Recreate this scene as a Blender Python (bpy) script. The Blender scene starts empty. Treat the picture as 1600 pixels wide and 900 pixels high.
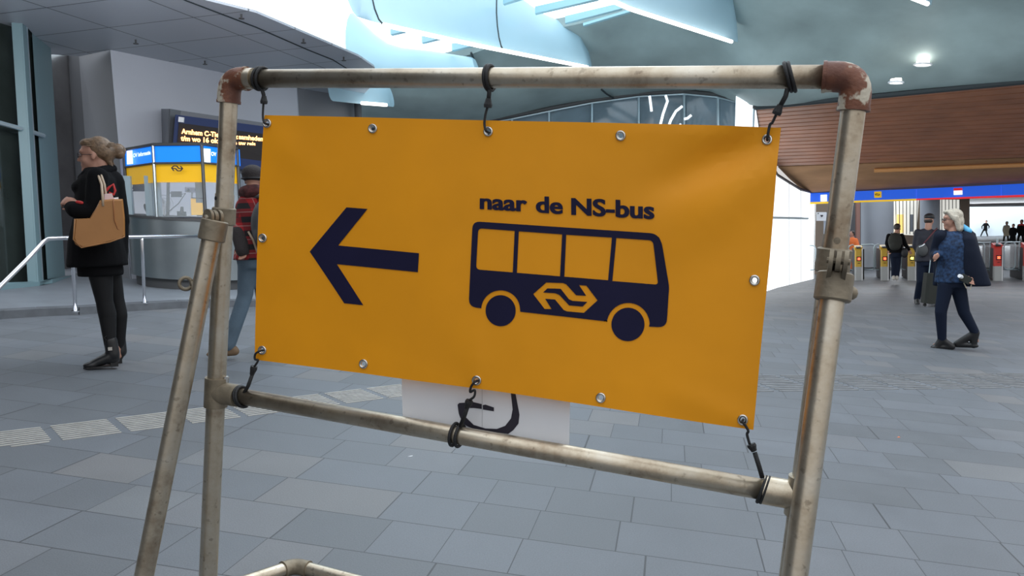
import bpy, bmesh, math, random
from mathutils import Vector, Matrix
from mathutils.geometry import intersect_line_plane
random.seed(7)
C = bpy.context.scene
COL = C.collection
PI = math.pi
# ------------------------------------------------------------------ camera
F = 1244.0
CAMZ = 1.35
n = Vector((-.0582, .9934, .0990)).normalized()          # floor normal (down) seen from the camera
Wz = -n
Zc = Vector((0, 0, 1))
Wy = (Zc - Zc.dot(Wz)*Wz).normalized()
Wx = Wy.cross(Wz)
CAM = Vector((0, 0, CAMZ))
def c2w(v): return Vector((v.dot(Wx), v.dot(Wy), v.dot(Wz)))
cx, cy, cz = c2w(Vector((1, 0, 0))), c2w(Vector((0, 1, 0))), c2w(Vector((0, 0, 1)))
camd = bpy.data.cameras.new('camera'); cam = bpy.data.objects.new('camera', camd); COL.objects.link(cam)
camd.sensor_width = 36; camd.lens = F/1600*36; camd.clip_start = .05; camd.clip_end = 400
m3 = Matrix((cx, -cy, -cz)).transposed()
cam.matrix_world = Matrix.Translation(CAM) @ m3.to_4x4()
C.camera = cam
# ------------------------------------------------------------------ world, light, exposure
C.view_settings.view_transform = 'Standard'; C.view_settings.look = 'None'
C.view_settings.exposure = 0.17; C.view_settings.gamma = 1; C.view_settings.use_curve_mapping = False
WORLD_STR = .78
ROOF_GLOW = 1.7       # glow standing for skylight daylight and the lit white fascia
w = bpy.data.worlds.new('World'); C.world = w; w.use_nodes = True
_N = w.node_tree.nodes; _L = w.node_tree.links
_tc = _N.new('ShaderNodeTexCoord'); _sp = _N.new('ShaderNodeSeparateXYZ'); _rp = _N.new('ShaderNodeValToRGB'); _ma = _N.new('ShaderNodeMath'); _ma.operation = 'MULTIPLY_ADD'
_L.new(_tc.outputs['Generated'], _sp.inputs[0]); _L.new(_sp.outputs[2], _ma.inputs[0]); _ma.inputs[1].default_value = .5; _ma.inputs[2].default_value = .5; _L.new(_ma.outputs[0], _rp.inputs[0])
_e = _rp.color_ramp.elements; _e[0].position = .40; _e[0].color = (.22, .23, .26, 1); _e[1].position = .95; _e[1].color = (1.9, 2.05, 2.2, 1)
_x = _rp.color_ramp.elements.new(.50); _x.color = (.72, .69, .66, 1); _x = _rp.color_ramp.elements.new(.64); _x.color = (1.0, 1.02, 1.05, 1)
_L.new(_rp.outputs[0], _N['Background'].inputs[0])
w.node_tree.nodes['Background'].inputs[1].default_value = WORLD_STR
def area(name, loc, target, size, power, col):
    ld = bpy.data.lights.new(name, 'AREA'); ld.shape = 'RECTANGLE'; ld.size, ld.size_y = size
    ld.energy = power; ld.color = col
    o = bpy.data.objects.new(name, ld); COL.objects.link(o); o.location = loc
    o.rotation_euler = (Vector(target)-Vector(loc)).to_track_quat('-Z', 'Y').to_euler()
    return o
area('skylight_daylight', (1.0, 9.0, 6.6), (2.5, 8.0, 0), (5, 6), 200, (.72, .88, 1))
area('gate_hall_fill', (24, 46, 5.0), (20, 40, 0), (14, 20), 4200, (.85, .93, 1))  # added fill for the gate hall, no visible source

area('soffit_fill', (-3.2, 6.5, 3.0), (-5.5, 12.5, 1.4), (4, .6), 95, (.93, .96, 1))  # unseen fill under the soffit, added to lift the left wall
area('far_wall_fill', (36, 58, 5.5), (40, 74, 1.5), (14, 2), 3600, (.86, .94, 1))  # fill added in front of the far wall to brighten it
area('hall_fill', (6.5, 8.0, 5.0), (9, 13, 1), (6, 1), 55, (.95, .97, 1))  # invisible overhead fill added for the hall
area('concrete_wash', (3.0, 12.5, 2.2), (3.5, 15.0, 5.0), (9, 1.0), 60, (.78, .93, 1))  # upward fill added to brighten the concrete shell
def R_(px, py): return c2w(Vector(((px-800)/F, (py-450)/F, 1)))
def P(px, py, z): return CAM + R_(px, py)*z
GUP = c2w(Vector((-.0304, -.9972, -.0687)).normalized())  # true plumb direction in the hall
def G(px, py, H):                                          # hit a level plane H metres above the camera
    r = R_(px, py); return CAM + r*(H/ r.dot(GUP))
def sm(t): t = max(0, min(1, t)); return t*t*(3-2*t)
def zfar(X, Y): return CAMZ + (-1.6 - GUP.x*X - GUP.y*Y)/GUP.z
def fz(X, Y): return sm((Y-9.5)/10)*sm((X-1)/4.5)*zfar(X, Y)
def FL(px, py, h=0.0):
    r = R_(px, py); z = 1.0
    last = None
    for i in range(6000):
        z += .03
        q = CAM + r*z
        if q.z - h <= fz(q.x, q.y): return q
    return CAM + r*z
def FH(px, py, z0):                                        # point at pixel column and depth, dropped on the floor along plumb
    q = P(px, py, z0)
    for i in range(60):
        d = q.z - fz(q.x, q.y); q = q - GUP*(d/GUP.z)
    return q
# ------------------------------------------------------------------ materials
def pbr(name, col, rough=.6, metal=0, var=None, bump=None, emit=None, spec=.5, col2=None, alpha=None, coord='Object', trans=None):
    m = bpy.data.materials.new(name); m.use_nodes = True
    nt = m.node_tree; b = nt.nodes['Principled BSDF']
    b.inputs['Base Color'].default_value = (*col, 1); b.inputs['Roughness'].default_value = rough
    b.inputs['Metallic'].default_value = metal; b.inputs['Specular IOR Level'].default_value = spec
    tc = nt.nodes.new('ShaderNodeTexCoord')
    if var:
        no = nt.nodes.new('ShaderNodeTexNoise'); no.inputs['Scale'].default_value = var[0]; no.inputs['Detail'].default_value = 6
        nt.links.new(tc.outputs[coord], no.inputs['Vector'])
        cr = nt.nodes.new('ShaderNodeValToRGB'); lo, hi = (var[2], var[3]) if len(var) > 3 else (.3, .7)
        cr.color_ramp.elements[0].position = lo; cr.color_ramp.elements[1].position = hi
        c2 = col2 if col2 else tuple(c*(1-var[1]) for c in col)
        cr.color_ramp.elements[0].color = (*c2, 1); cr.color_ramp.elements[1].color = (*col, 1)
        nt.links.new(no.outputs['Fac'], cr.inputs['Fac']); nt.links.new(cr.outputs['Color'], b.inputs['Base Color'])
    if bump:
        n2 = nt.nodes.new('ShaderNodeTexNoise'); n2.inputs['Scale'].default_value = bump[0]; n2.inputs['Detail'].default_value = 4
        nt.links.new(tc.outputs[coord], n2.inputs['Vector'])
        bp = nt.nodes.new('ShaderNodeBump'); bp.inputs['Strength'].default_value = bump[1]; bp.inputs['Distance'].default_value = .01
        nt.links.new(n2.outputs['Fac'], bp.inputs['Height']); nt.links.new(bp.outputs['Normal'], b.inputs['Normal'])
    if emit:
        b.inputs['Emission Color'].default_value = (*emit[0], 1); b.inputs['Emission Strength'].default_value = emit[1]
    if trans: b.inputs['Transmission Weight'].default_value = trans
    if alpha is not None: b.inputs['Alpha'].default_value = alpha
    return m
def mat_floor():
    m = bpy.data.materials.new('stone_paving'); m.use_nodes = True
    nt = m.node_tree; N = nt.nodes; L = nt.links; b = N['Principled BSDF']
    def val(x): return x
    def M(op, a, b_=None, c=None):
        nd = N.new('ShaderNodeMath'); nd.operation = op
        for i, v in enumerate((a, b_, c)):
            if v is None: continue
            if isinstance(v, (int, float)): nd.inputs[i].default_value = v
            else: L.new(v, nd.inputs[i])
        return nd.outputs[0]
    tc = N.new('ShaderNodeTexCoord'); mp = N.new('ShaderNodeMapping'); mp.inputs['Rotation'].default_value = (0, 0, math.radians(11.0))
    L.new(tc.outputs['Object'], mp.inputs['Vector'])
    sp = N.new('ShaderNodeSeparateXYZ'); L.new(mp.outputs[0], sp.inputs[0])
    RW = .33
    v = M('DIVIDE', M('ADD', sp.outputs[1], 50.0), RW); row = M('FLOOR', v); fv = M('FRACT', v)
    wn = N.new('ShaderNodeTexWhiteNoise'); wn.noise_dimensions = '1D'; L.new(row, wn.inputs['W'])
    # tile length varies along the row: warp u with a smooth periodic function
    u = M('ADD', M('ADD', sp.outputs[0], 60.0), M('MULTIPLY', wn.outputs['Value'], 7.3))
    wl = M('ADD', .36, M('MULTIPLY', wn.outputs['Value'], .14))
    u2 = M('DIVIDE', M('ADD', u, M('MULTIPLY', M('SINE', M('MULTIPLY', u, 4.1)), .10)), wl)
    tid = M('FLOOR', u2); fu = M('FRACT', u2)
    def edge(f, wd): return M('LESS_THAN', M('MINIMUM', f, M('SUBTRACT', 1.0, f)), wd)
    joint = M('MAXIMUM', edge(fv, .0095), edge(fu, .0065))
    cb = N.new('ShaderNodeCombineXYZ'); L.new(tid, cb.inputs[0]); L.new(row, cb.inputs[1])
    w2 = N.new('ShaderNodeTexWhiteNoise'); w2.noise_dimensions = '3D'; L.new(cb.outputs[0], w2.inputs['Vector'])
    r1 = N.new('ShaderNodeValToRGB'); e = r1.color_ramp.elements
    e[0].color = (.112, .121, .132, 1); e[1].color = (.146, .156, .167, 1)
    e2 = r1.color_ramp.elements.new(.82); e2.color = (.134, .146, .164, 1)
    e3 = r1.color_ramp.elements.new(.9); e3.color = (.152, .152, .156, 1)
    L.new(w2.outputs['Value'], r1.inputs['Fac'])
    n1 = N.new('ShaderNodeTexNoise'); n1.inputs['Scale'].default_value = 2.2; n1.inputs['Detail'].default_value = 8; n1.inputs['Roughness'].default_value = .7
    L.new(tc.outputs['Object'], n1.inputs['Vector'])
    n2 = N.new('ShaderNodeTexNoise'); n2.inputs['Scale'].default_value = 160; n2.inputs['Detail'].default_value = 2
    L.new(tc.outputs['Object'], n2.inputs['Vector'])
    f = M('ADD', M('MULTIPLY', n1.outputs['Fac'], .45), M('MULTIPLY', n2.outputs['Fac'], .5)); f = M('ADD', f, .53)
    mx = N.new('ShaderNodeVectorMath'); mx.operation = 'SCALE'; L.new(r1.outputs[0], mx.inputs[0]); L.new(f, mx.inputs['Scale'])
    mj = N.new('ShaderNodeMix'); mj.data_type = 'RGBA'; L.new(joint, mj.inputs['Factor']); L.new(mx.outputs[0], mj.inputs[6]); mj.inputs[7].default_value = (.05, .052, .058, 1)
    L.new(mj.outputs[2], b.inputs['Base Color'])
    rr = M('ADD', .42, M('MULTIPLY', n1.outputs['Fac'], .25)); L.new(rr, b.inputs['Roughness'])
    b.inputs['Specular IOR Level'].default_value = .45
    bp = N.new('ShaderNodeBump'); bp.inputs['Strength'].default_value = .25; bp.inputs['Distance'].default_value = .003
    L.new(M('SUBTRACT', n2.outputs['Fac'], joint), bp.inputs['Height']); L.new(bp.outputs[0], b.inputs['Normal'])
    return m
def mat_galv():
    m = pbr('galvanised_steel', (.47, .42, .34), .34, .9, bump=(90, .05))
    nt = m.node_tree; N = nt.nodes; L = nt.links; b = N['Principled BSDF']
    tc = N.new('ShaderNodeTexCoord')
    a = N.new('ShaderNodeTexNoise'); a.inputs['Scale'].default_value = 9; a.inputs['Detail'].default_value = 8; a.inputs['Roughness'].default_value = .65
    L.new(tc.outputs['Object'], a.inputs['Vector'])
    r = N.new('ShaderNodeValToRGB'); e = r.color_ramp.elements
    e[0].position = .24; e[0].color = (.24, .17, .11, 1); e[1].position = .78; e[1].color = (.62, .58, .50, 1)
    x = r.color_ramp.elements.new(.48); x.color = (.50, .43, .33, 1)
    L.new(a.outputs['Fac'], r.inputs['Fac'])
    s = N.new('ShaderNodeTexNoise'); s.inputs['Scale'].default_value = 55; s.inputs['Detail'].default_value = 3
    L.new(tc.outputs['Object'], s.inputs['Vector'])
    r2 = N.new('ShaderNodeValToRGB'); r2.color_ramp.elements[0].position = .30; r2.color_ramp.elements[0].color = (.12, .08, .06, 1)
    r2.color_ramp.elements[1].position = .38; r2.color_ramp.elements[1].color = (1, 1, 1, 1)
    L.new(s.outputs['Fac'], r2.inputs['Fac'])
    mx = N.new('ShaderNodeMix'); mx.data_type = 'RGBA'; mx.blend_type = 'MULTIPLY'; mx.inputs['Factor'].default_value = .35
    L.new(r.outputs[0], mx.inputs[6]); L.new(r2.outputs[0], mx.inputs[7]); L.new(mx.outputs[2], b.inputs['Base Color'])
    return m
def mat_rusty():
    m = pbr('worn_brown_paint', (.2, .07, .04), .5, .25, bump=(70, .25))
    nt = m.node_tree; N = nt.nodes; L = nt.links; b = N['Principled BSDF']
    tc = N.new('ShaderNodeTexCoord')
    a = N.new('ShaderNodeTexNoise'); a.inputs['Scale'].default_value = 22; a.inputs['Detail'].default_value = 7
    L.new(tc.outputs['Object'], a.inputs['Vector'])
    r = N.new('ShaderNodeValToRGB'); e = r.color_ramp.elements
    e[0].position = .55; e[0].color = (.17, .062, .032, 1); e[1].position = .60; e[1].color = (.50, .45, .36, 1)
    x = r.color_ramp.elements.new(.40); x.color = (.12, .045, .028, 1)
    L.new(a.outputs['Fac'], r.inputs['Fac']); L.new(r.outputs[0], b.inputs['Base Color'])
    return m
def mat_plaid():
    m = bpy.data.materials.new('red_plaid'); m.use_nodes = True
    nt = m.node_tree; N = nt.nodes; L = nt.links; b = N['Principled BSDF']; b.inputs['Roughness'].default_value = .9
    tc = N.new('ShaderNodeTexCoord'); sp = N.new('ShaderNodeSeparateXYZ'); L.new(tc.outputs['Object'], sp.inputs[0])
    def M(op, a, b_=None):
        nd = N.new('ShaderNodeMath'); nd.operation = op
        for i, v in enumerate((a, b_)):
            if v is None: continue
            if isinstance(v, (int, float)): nd.inputs[i].default_value = v
            else: L.new(v, nd.inputs[i])
        return nd.outputs[0]
    def band(x, p, w, off=0): return M('LESS_THAN', M('FRACT', M('DIVIDE', M('ADD', x, 10+off), p)), w)
    hx = M('ADD', sp.outputs[0], sp.outputs[1])
    d = M('MULTIPLY', M('ADD', band(hx, .11, .42), band(sp.outputs[2], .11, .42)), .5)
    wl = M('MAXIMUM', band(hx, .11, .06, .03), band(sp.outputs[2], .11, .06, .03))
    r = N.new('ShaderNodeValToRGB'); r.color_ramp.elements[0].color = (.34, .014, .018, 1); r.color_ramp.elements[1].color = (.012, .01, .012, 1)
    L.new(d, r.inputs['Fac'])
    mx = N.new('ShaderNodeMix'); mx.data_type = 'RGBA'; L.new(M('MULTIPLY', wl, .35), mx.inputs['Factor']); L.new(r.outputs[0], mx.inputs[6]); mx.inputs[7].default_value = (.5, .4, .38, 1)
    L.new(mx.outputs[2], b.inputs['Base Color'])
    return m
def mat_soffit(rot, size):
    m = bpy.data.materials.new('soffit_panels'); m.use_nodes = True
    nt = m.node_tree; N = nt.nodes; L = nt.links; b = N['Principled BSDF']; b.inputs['Roughness'].default_value = .42
    tc = N.new('ShaderNodeTexCoord'); mp = N.new('ShaderNodeMapping'); mp.inputs['Rotation'].default_value = (0, 0, rot)
    L.new(tc.outputs['Object'], mp.inputs['Vector'])
    br = N.new('ShaderNodeTexBrick'); br.offset = 0; br.inputs['Scale'].default_value = 1
    br.inputs['Color1'].default_value = (.46, .49, .54, 1); br.inputs['Color2'].default_value = (.50, .53, .58, 1)
    br.inputs['Mortar'].default_value = (.10, .11, .12, 1); br.inputs['Mortar Size'].default_value = .010
    br.inputs['Brick Width'].default_value = size[0]; br.inputs['Row Height'].default_value = size[1]
    L.new(mp.outputs[0], br.inputs['Vector']); L.new(br.outputs['Color'], b.inputs['Base Color'])
    return m
MT = {}
MT['floor'] = mat_floor(); MT['galv'] = mat_galv(); MT['rust'] = mat_rusty(); MT['plaid'] = mat_plaid()
MT['clamp'] = pbr('cast_clamp', (.30, .25, .18), .55, .55, var=(18, .45), bump=(60, .2))
MT['banner'] = pbr('yellow_vinyl', (.86, .335, .004), .5, 0, var=(3.5, .14, .25, .75), bump=(7, .25), spec=.35)
MT['print'] = pbr('navy_print', (.011, .010, .040), .55, spec=.2, var=(6, .25))
MT['rubber'] = pbr('black_cord', (.008, .008, .009), .6, bump=(400, .3))
MT['chrome'] = pbr('eyelet_steel', (.62, .60, .56), .25, 1.0)
MT['paper'] = pbr('white_paper', (.72, .74, .78), .7, var=(4, .06))
MT['ink'] = pbr('black_ink', (.015, .013, .025), .6)
MT['tactile'] = pbr('cream_rib', (.50, .48, .44), .6, var=(14, .25))
MT['tactile2'] = pbr('greyed_rib', (.245, .245, .245), .6, var=(9, .4))
MT['kerb'] = pbr('kerb_stone', (.12, .13, .145), .7, var=(8, .3))
MT['platform'] = pbr('platform_stone', (.23, .25, .28), .45, var=(3, .2))
MT['whitewall'] = pbr('white_wall', (.60, .63, .70), .55, var=(.8, .06))
MT['greywall'] = pbr('grey_wall', (.20, .21, .23), .5, var=(.7, .1))
MT['darkwall'] = pbr('dark_panel', (.10, .105, .115), .5)
MT['metalwall'] = pbr('brushed_panel', (.36, .35, .36), .28, .85, var=(2.5, .3))
MT['mullion'] = pbr('green_grey_paint', (.17, .27, .30), .45)
MT['dglass'] = pbr('dark_glass', (.035, .045, .042), .08, 0, var=(1.2, .5), spec=.7)
MT['conc'] = pbr('fair_faced_concrete', (.40, .50, .50), .55, var=(1.0, .42, .25, .75), bump=(3, .15), coord='Object')
MT['beam'] = pbr('painted_beam', (.42, .62, .72), .38, var=(.8, .08))
MT['seam'] = pbr('dark_seam', (.03, .04, .045), .7)
MT['blade'] = pbr('skylight_blade', (.38, .62, .70), .5)
MT['roofglow'] = pbr('skylight_fascia_glow', (.8, .9, .95), .5, emit=((.84, .95, 1.0), ROOF_GLOW))
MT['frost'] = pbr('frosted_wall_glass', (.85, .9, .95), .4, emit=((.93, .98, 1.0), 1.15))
MT['led'] = pbr('led_strip', (1, 1, 1), .4, emit=((1, .97, .93), 3))
MT['spot'] = pbr('spot_lens', (1, 1, 1), .4, emit=((1, .93, .82), 5))
MT['chromerail'] = pbr('polished_rail', (.75, .76, .80), .16, 1)
MT['steel'] = pbr('steel_drum', (.30, .34, .36), .33, .8, var=(2, .2))
MT['kioskblue'] = pbr('kiosk_blue', (.01, .12, .6), .4, emit=((.0, .22, 1.0), .85))
MT['kioskyel'] = pbr('kiosk_yellow', (.75, .42, .01), .4, emit=((.9, .50, .01), .28))
MT['white'] = pbr('white_lit', (.9, .92, .95), .4, emit=((.85, .95, 1), .9))
MT['whitem'] = pbr('white_matt', (.8, .82, .85), .6)
MT['kglass'] = pbr('kiosk_glass', (.85, .93, .97), .05, alpha=.16)
MT['hglass'] = pbr('clerestory_glass', (.20, .27, .32), .08, var=(1.5, .35))
MT['alu'] = pbr('pale_aluminium', (.48, .60, .66), .35, .5)
MT['navy'] = pbr('navy_board', (.012, .028, .11), .5)
MT['black'] = pbr('black_plastic', (.012, .012, .014), .5)
MT['screen'] = pbr('led_matrix', (.012, .006, .006), .5)
MT['amber'] = pbr('led_text', (1, .5, .2), .5, emit=((1, .42, .14), 3.6))
MT['boxgrey'] = pbr('display_housing', (.17, .18, .20), .4, .4)
MT['wood'] = pbr('reddish_wood_slats', (.42, .165, .080), .5, var=(1.6, .32), coord='Object')
MT['woodlite'] = pbr('varnished_wood', (.44, .25, .13), .8, spec=.12, var=(1.1, .3))
MT['woodgap'] = pbr('slat_gap', (.018, .010, .008), .8)
MT['litwood'] = pbr('lit_wood_edge', (.60, .30, .11), .5, emit=((.9, .40, .12), .04))  # lit recess stripe: its light is put into the orange colour and glow
MT['signblue'] = pbr('sign_blue', (.01, .09, .55), .4, emit=((.01, .13, .95), .42))
MT['signyel'] = pbr('sign_yellow', (.85, .55, .02), .4, emit=((1, .62, .02), .35))
MT['signred'] = pbr('sign_red', (.7, .02, .03), .4, emit=((1, .02, .04), .4))
MT['brownwall'] = pbr('brown_wall', (.26, .19, .14), .5, var=(.5, .3))
MT['column'] = pbr('smooth_column', (.40, .44, .50), .45, var=(.7, .12))
MT['darkgrey'] = pbr('dark_grey_case', (.06, .062, .065), .5)
MT['ltgrey'] = pbr('light_grey_case', (.42, .44, .44), .45)
MT['gateyel'] = pbr('gate_yellow', (.62, .40, .05), .45)
MT['gatered'] = pbr('gate_red', (.62, .04, .03), .45)
MT['redled'] = pbr('red_signal', (1, .1, .05), .5, emit=((1, .08, .03), 4))
MT['yelled'] = pbr('yellow_signal', (1, .9, .2), .5, emit=((1, .85, .12), 3))
MT['winlit'] = pbr('lit_shop_window', (.8, .8, .75), .5, emit=((.95, .95, .88), .55))
MT['winwarm'] = pbr('warm_shop_light', (.8, .6, .2), .5, emit=((1, .66, .2), .9))
MT['farwall'] = pbr('far_pale_wall', (.62, .70, .76), .5, var=(.15, .05))
MT['skin'] = pbr('skin', (.46, .24, .17), .55)
MT['blondhair'] = pbr('dark_blond_hair', (.22, .135, .075), .5, var=(40, .55), bump=(60, .5))
MT['palehair'] = pbr('pale_blond_hair', (.58, .52, .42), .5, var=(40, .4), bump=(50, .5))
MT['darkhair'] = pbr('dark_hair', (.03, .02, .015), .5, bump=(60, .4))
MT['blackwool'] = pbr('black_wool', (.006, .006, .007), .95, bump=(120, .3), spec=.12)
MT['tights'] = pbr('black_tights', (.009, .009, .010), .7, spec=.25)
MT['leather'] = pbr('black_leather', (.010, .010, .011), .35)
MT['tan'] = pbr('tan_leather', (.38, .165, .045), .36, var=(5, .15), bump=(12, .12))
MT['strap'] = pbr('pale_strap', (.45, .34, .24), .5)
MT['redcloth'] = pbr('red_cloth', (.5, .03, .03), .7)
MT['pink'] = pbr('pink_paper', (.75, .55, .55), .7)
MT['denim'] = pbr('blue_denim', (.10, .15, .20), .8, var=(6, .3), bump=(80, .2))
MT['knit'] = pbr('dark_knit', (.03, .024, .024), .9, bump=(120, .6))
MT['navycoat'] = pbr('navy_coat', (.007, .011, .024), .8, bump=(25, .2), spec=.2)
MT['blueshirt'] = pbr('blue_patterned_blouse', (.03, .07, .16), .7, var=(32, .75), spec=.2, col2=(.012, .016, .03))
MT['navytrou'] = pbr('navy_trousers', (.007, .012, .028), .8, spec=.2)
MT['cyan'] = pbr('bright_blue_lining', (.10, .42, .72), .6)
MT['olive'] = pbr('dark_olive', (.022, .024, .02), .8)
MT['cream'] = pbr('cream_cloth', (.55, .50, .38), .8)
MT['orange'] = pbr('orange_cloth', (.75, .16, .03), .7)
MT['shoe'] = pbr('brown_suede', (.16, .10, .055), .7)
MT['sole'] = pbr('pale_sole', (.5, .48, .43), .6)
MT['eye'] = pbr('eye', (.25, .2, .18), .2)
# ------------------------------------------------------------------ mesh tools
MW = {}
class B:
    def __init__(s): s.v = []; s.f = []
    def add(s, vs, fs):
        o = len(s.v); s.v += [Vector(v) for v in vs]; s.f += [tuple(i+o for i in f) for f in fs]; return s
    def box(s, c, X, Y, Z):
        c = Vector(c); X = Vector(X); Y = Vector(Y); Z = Vector(Z)
        vs = [c+X*i+Y*j+Z*k for i in (-1, 1) for j in (-1, 1) for k in (-1, 1)]
        return s.add(vs, [(0, 1, 3, 2), (4, 6, 7, 5), (0, 4, 5, 1), (2, 3, 7, 6), (0, 2, 6, 4), (1, 5, 7, 3)])
    def bevbox(s, c, X, Y, Z, b=.12):
        # chamfered box: octagonal footprint in the X-Y plane
        c = Vector(c); X = Vector(X); Y = Vector(Y); Z = Vector(Z)
        lx, ly = X.length, Y.length; k = b
        a, d = 1-k/lx, 1-k/ly
        ring = [(1, -d), (1, d), (a, 1), (-a, 1), (-1, d), (-1, -d), (-a, -1), (a, -1)]
        return s.prism([c+X*i+Y*j-Z for i, j in ring], Z*2)
    def prism(s, poly, vec):
        vec = Vector(vec); k = len(poly); lo = [Vector(p) for p in poly]; hi = [p+vec for p in lo]
        fs = [tuple(range(k-1, -1, -1)), tuple(range(k, 2*k))]+[(i, (i+1) % k, k+(i+1) % k, k+i) for i in range(k)]
        return s.add(lo+hi, fs)
    def grid(s, rows):
        k = len(rows[0]); vs = [p for r in rows for p in r]
        return s.add(vs, [(i*k+j, i*k+j+1, (i+1)*k+j+1, (i+1)*k+j) for i in range(len(rows)-1) for j in range(k-1)])
    def slab(s, rows, vec):
        "grid with thickness along vec"
        k = len(rows[0]); m = len(rows); vec = Vector(vec)
        o = len(s.v)
        s.grid(rows); s.grid([[p+vec for p in r] for r in rows])
        a = lambda i, j: o+i*k+j
        b = lambda i, j: o+m*k+i*k+j
        for j in range(k-1): s.f += [(a(0, j), b(0, j), b(0, j+1), a(0, j+1)), (a(m-1, j+1), b(m-1, j+1), b(m-1, j), a(m-1, j))]
        for i in range(m-1): s.f += [(a(i+1, 0), b(i+1, 0), b(i, 0), a(i, 0)), (a(i, k-1), b(i, k-1), b(i+1, k-1), a(i+1, k-1))]
        return s
    def tube(s, pts, r, seg=14, caps=True, closed=False):
        pts = [Vector(p) for p in pts]; m = len(pts)
        rs = r if isinstance(r, (list, tuple)) else [r]*m
        tang = []
        for i in range(m):
            if closed: t = pts[(i+1) % m]-pts[i-1]
            else: t = pts[min(i+1, m-1)]-pts[max(i-1, 0)]
            tang.append(t.normalized())
        up = Vector((0, 0, 1)) if abs(tang[0].z) < .9 else Vector((1, 0, 0))
        u = (up-up.dot(tang[0])*tang[0]).normalized()
        o = len(s.v)
        for i in range(m):
            t = tang[i]; u = (u-u.dot(t)*t).normalized(); w_ = t.cross(u)
            for k in range(seg):
                a = 2*PI*k/seg; s.v.append(pts[i]+(u*math.cos(a)+w_*math.sin(a))*rs[i])
        mm = m if closed else m-1
        for i in range(mm):
            for k in range(seg):
                a, b_ = o+i*seg+k, o+i*seg+(k+1) % seg
                c_, d_ = o+((i+1) % m)*seg+(k+1) % seg, o+((i+1) % m)*seg+k
                s.f.append((a, b_, c_, d_))
        if caps and not closed:
            s.f.append(tuple(o+k for k in range(seg-1, -1, -1))); s.f.append(tuple(o+(m-1)*seg+k for k in range(seg)))
        return s
    def ell(s, c, ax, seg=16, rg=10):
        "ellipsoid; ax = three axis vectors"
        c = Vector(c); A, Bv, D = [Vector(a) for a in ax]; vs = []; fs = []
        for i in range(1, rg):
            th = PI*i/rg
            for k in range(seg):
                ph = 2*PI*k/seg
                vs.append(c+A*(math.sin(th)*math.cos(ph))+Bv*(math.sin(th)*math.sin(ph))+D*math.cos(th))
        nb = len(vs); vs += [c+D, c-D]
        for i in range(rg-2):
            for k in range(seg): fs.append((i*seg+k, (i+1)*seg+k, (i+1)*seg+(k+1) % seg, i*seg+(k+1) % seg))
        for k in range(seg): fs.append((nb, k, (k+1) % seg)); fs.append((nb+1, (rg-2)*seg+(k+1) % seg, (rg-2)*seg+k))
        return s.add(vs, fs)
    def cap(s, a, b, ra, rb, seg=14):
        a = Vector(a); b = Vector(b); d = (b-a)
        if d.length < 1e-6: d = Vector((0, 0, 1e-4))
        t = d.normalized(); pts = []; rs = []
        for k in range(5):
            x = k/4*PI/2; pts.append(a-t*ra*math.cos(x)); rs.append(max(1e-4, ra*math.sin(x)))
        for k in range(5):
            x = k/4*PI/2; pts.append(b+t*rb*math.sin(x)); rs.append(max(1e-4, rb*math.cos(x)))
        return s.tube(pts, rs, seg)
    def obj(s, name, mat, parent=None, smooth=False, solid=None, local=False):
        vs = s.v
        if parent is not None and not local:
            inv = MW[parent].inverted(); vs = [inv @ v for v in vs]
        me = bpy.data.meshes.new(name); me.from_pydata([tuple(v) for v in vs], [], s.f); me.validate()
        bm = bmesh.new(); bm.from_mesh(me); bmesh.ops.recalc_face_normals(bm, faces=bm.faces); bm.to_mesh(me); bm.free()
        if isinstance(mat, str): mat = MT[mat]
        me.materials.append(mat)
        if smooth:
            for p in me.polygons: p.use_smooth = True
            if smooth == 'auto':
                bm = bmesh.new(); bm.from_mesh(me)
                for e in bm.edges:
                    if len(e.link_faces) == 2 and e.calc_face_angle(0) > .7: e.smooth = False
                bm.to_mesh(me); bm.free()
        o = bpy.data.objects.new(name, me); COL.objects.link(o)
        if parent is not None: o.parent = parent; MW[o] = MW[parent]
        else: MW[o] = Matrix.Identity(4)
        if solid:
            md = o.modifiers.new('thickness', 'SOLIDIFY'); md.thickness = solid; md.offset = 0
        return o
def thing(name, label, cat, M=None, group=None):
    o = bpy.data.objects.new(name, None); COL.objects.link(o); o.empty_display_size = .1
    M = M if M is not None else Matrix.Identity(4)
    if isinstance(M, Vector): M = Matrix.Translation(M)
    o.matrix_world = M; MW[o] = M.copy(); o['label'] = label; o['category'] = cat
    if group: o['group'] = group
    return o
def tag(o, label, cat, group=None, kind=None):
    o['label'] = label; o['category'] = cat
    if group: o['group'] = group
    if kind: o['kind'] = kind
    return o
def struct(o, label=None):
    o['kind'] = 'structure'
    if label: o['label'] = label
    return o
def fused(b, voxel, it=6, fac=.5):
    "fuse overlapping solids into one continuous skin"
    me = bpy.data.meshes.new('t'); me.from_pydata([tuple(v) for v in b.v], [], b.f)
    o = bpy.data.objects.new('t', me); COL.objects.link(o)
    md = o.modifiers.new('r', 'REMESH'); md.mode = 'VOXEL'; md.voxel_size = voxel
    ms = o.modifiers.new('s', 'SMOOTH'); ms.iterations = it; ms.factor = fac
    dg = bpy.context.evaluated_depsgraph_get(); e = o.evaluated_get(dg)
    m2 = bpy.data.meshes.new_from_object(e)
    r = B(); r.v = [v.co.copy() for v in m2.vertices]; r.f = [tuple(p.vertices) for p in m2.polygons]
    bpy.data.objects.remove(o); bpy.data.meshes.remove(me); bpy.data.meshes.remove(m2)
    return r
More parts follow.
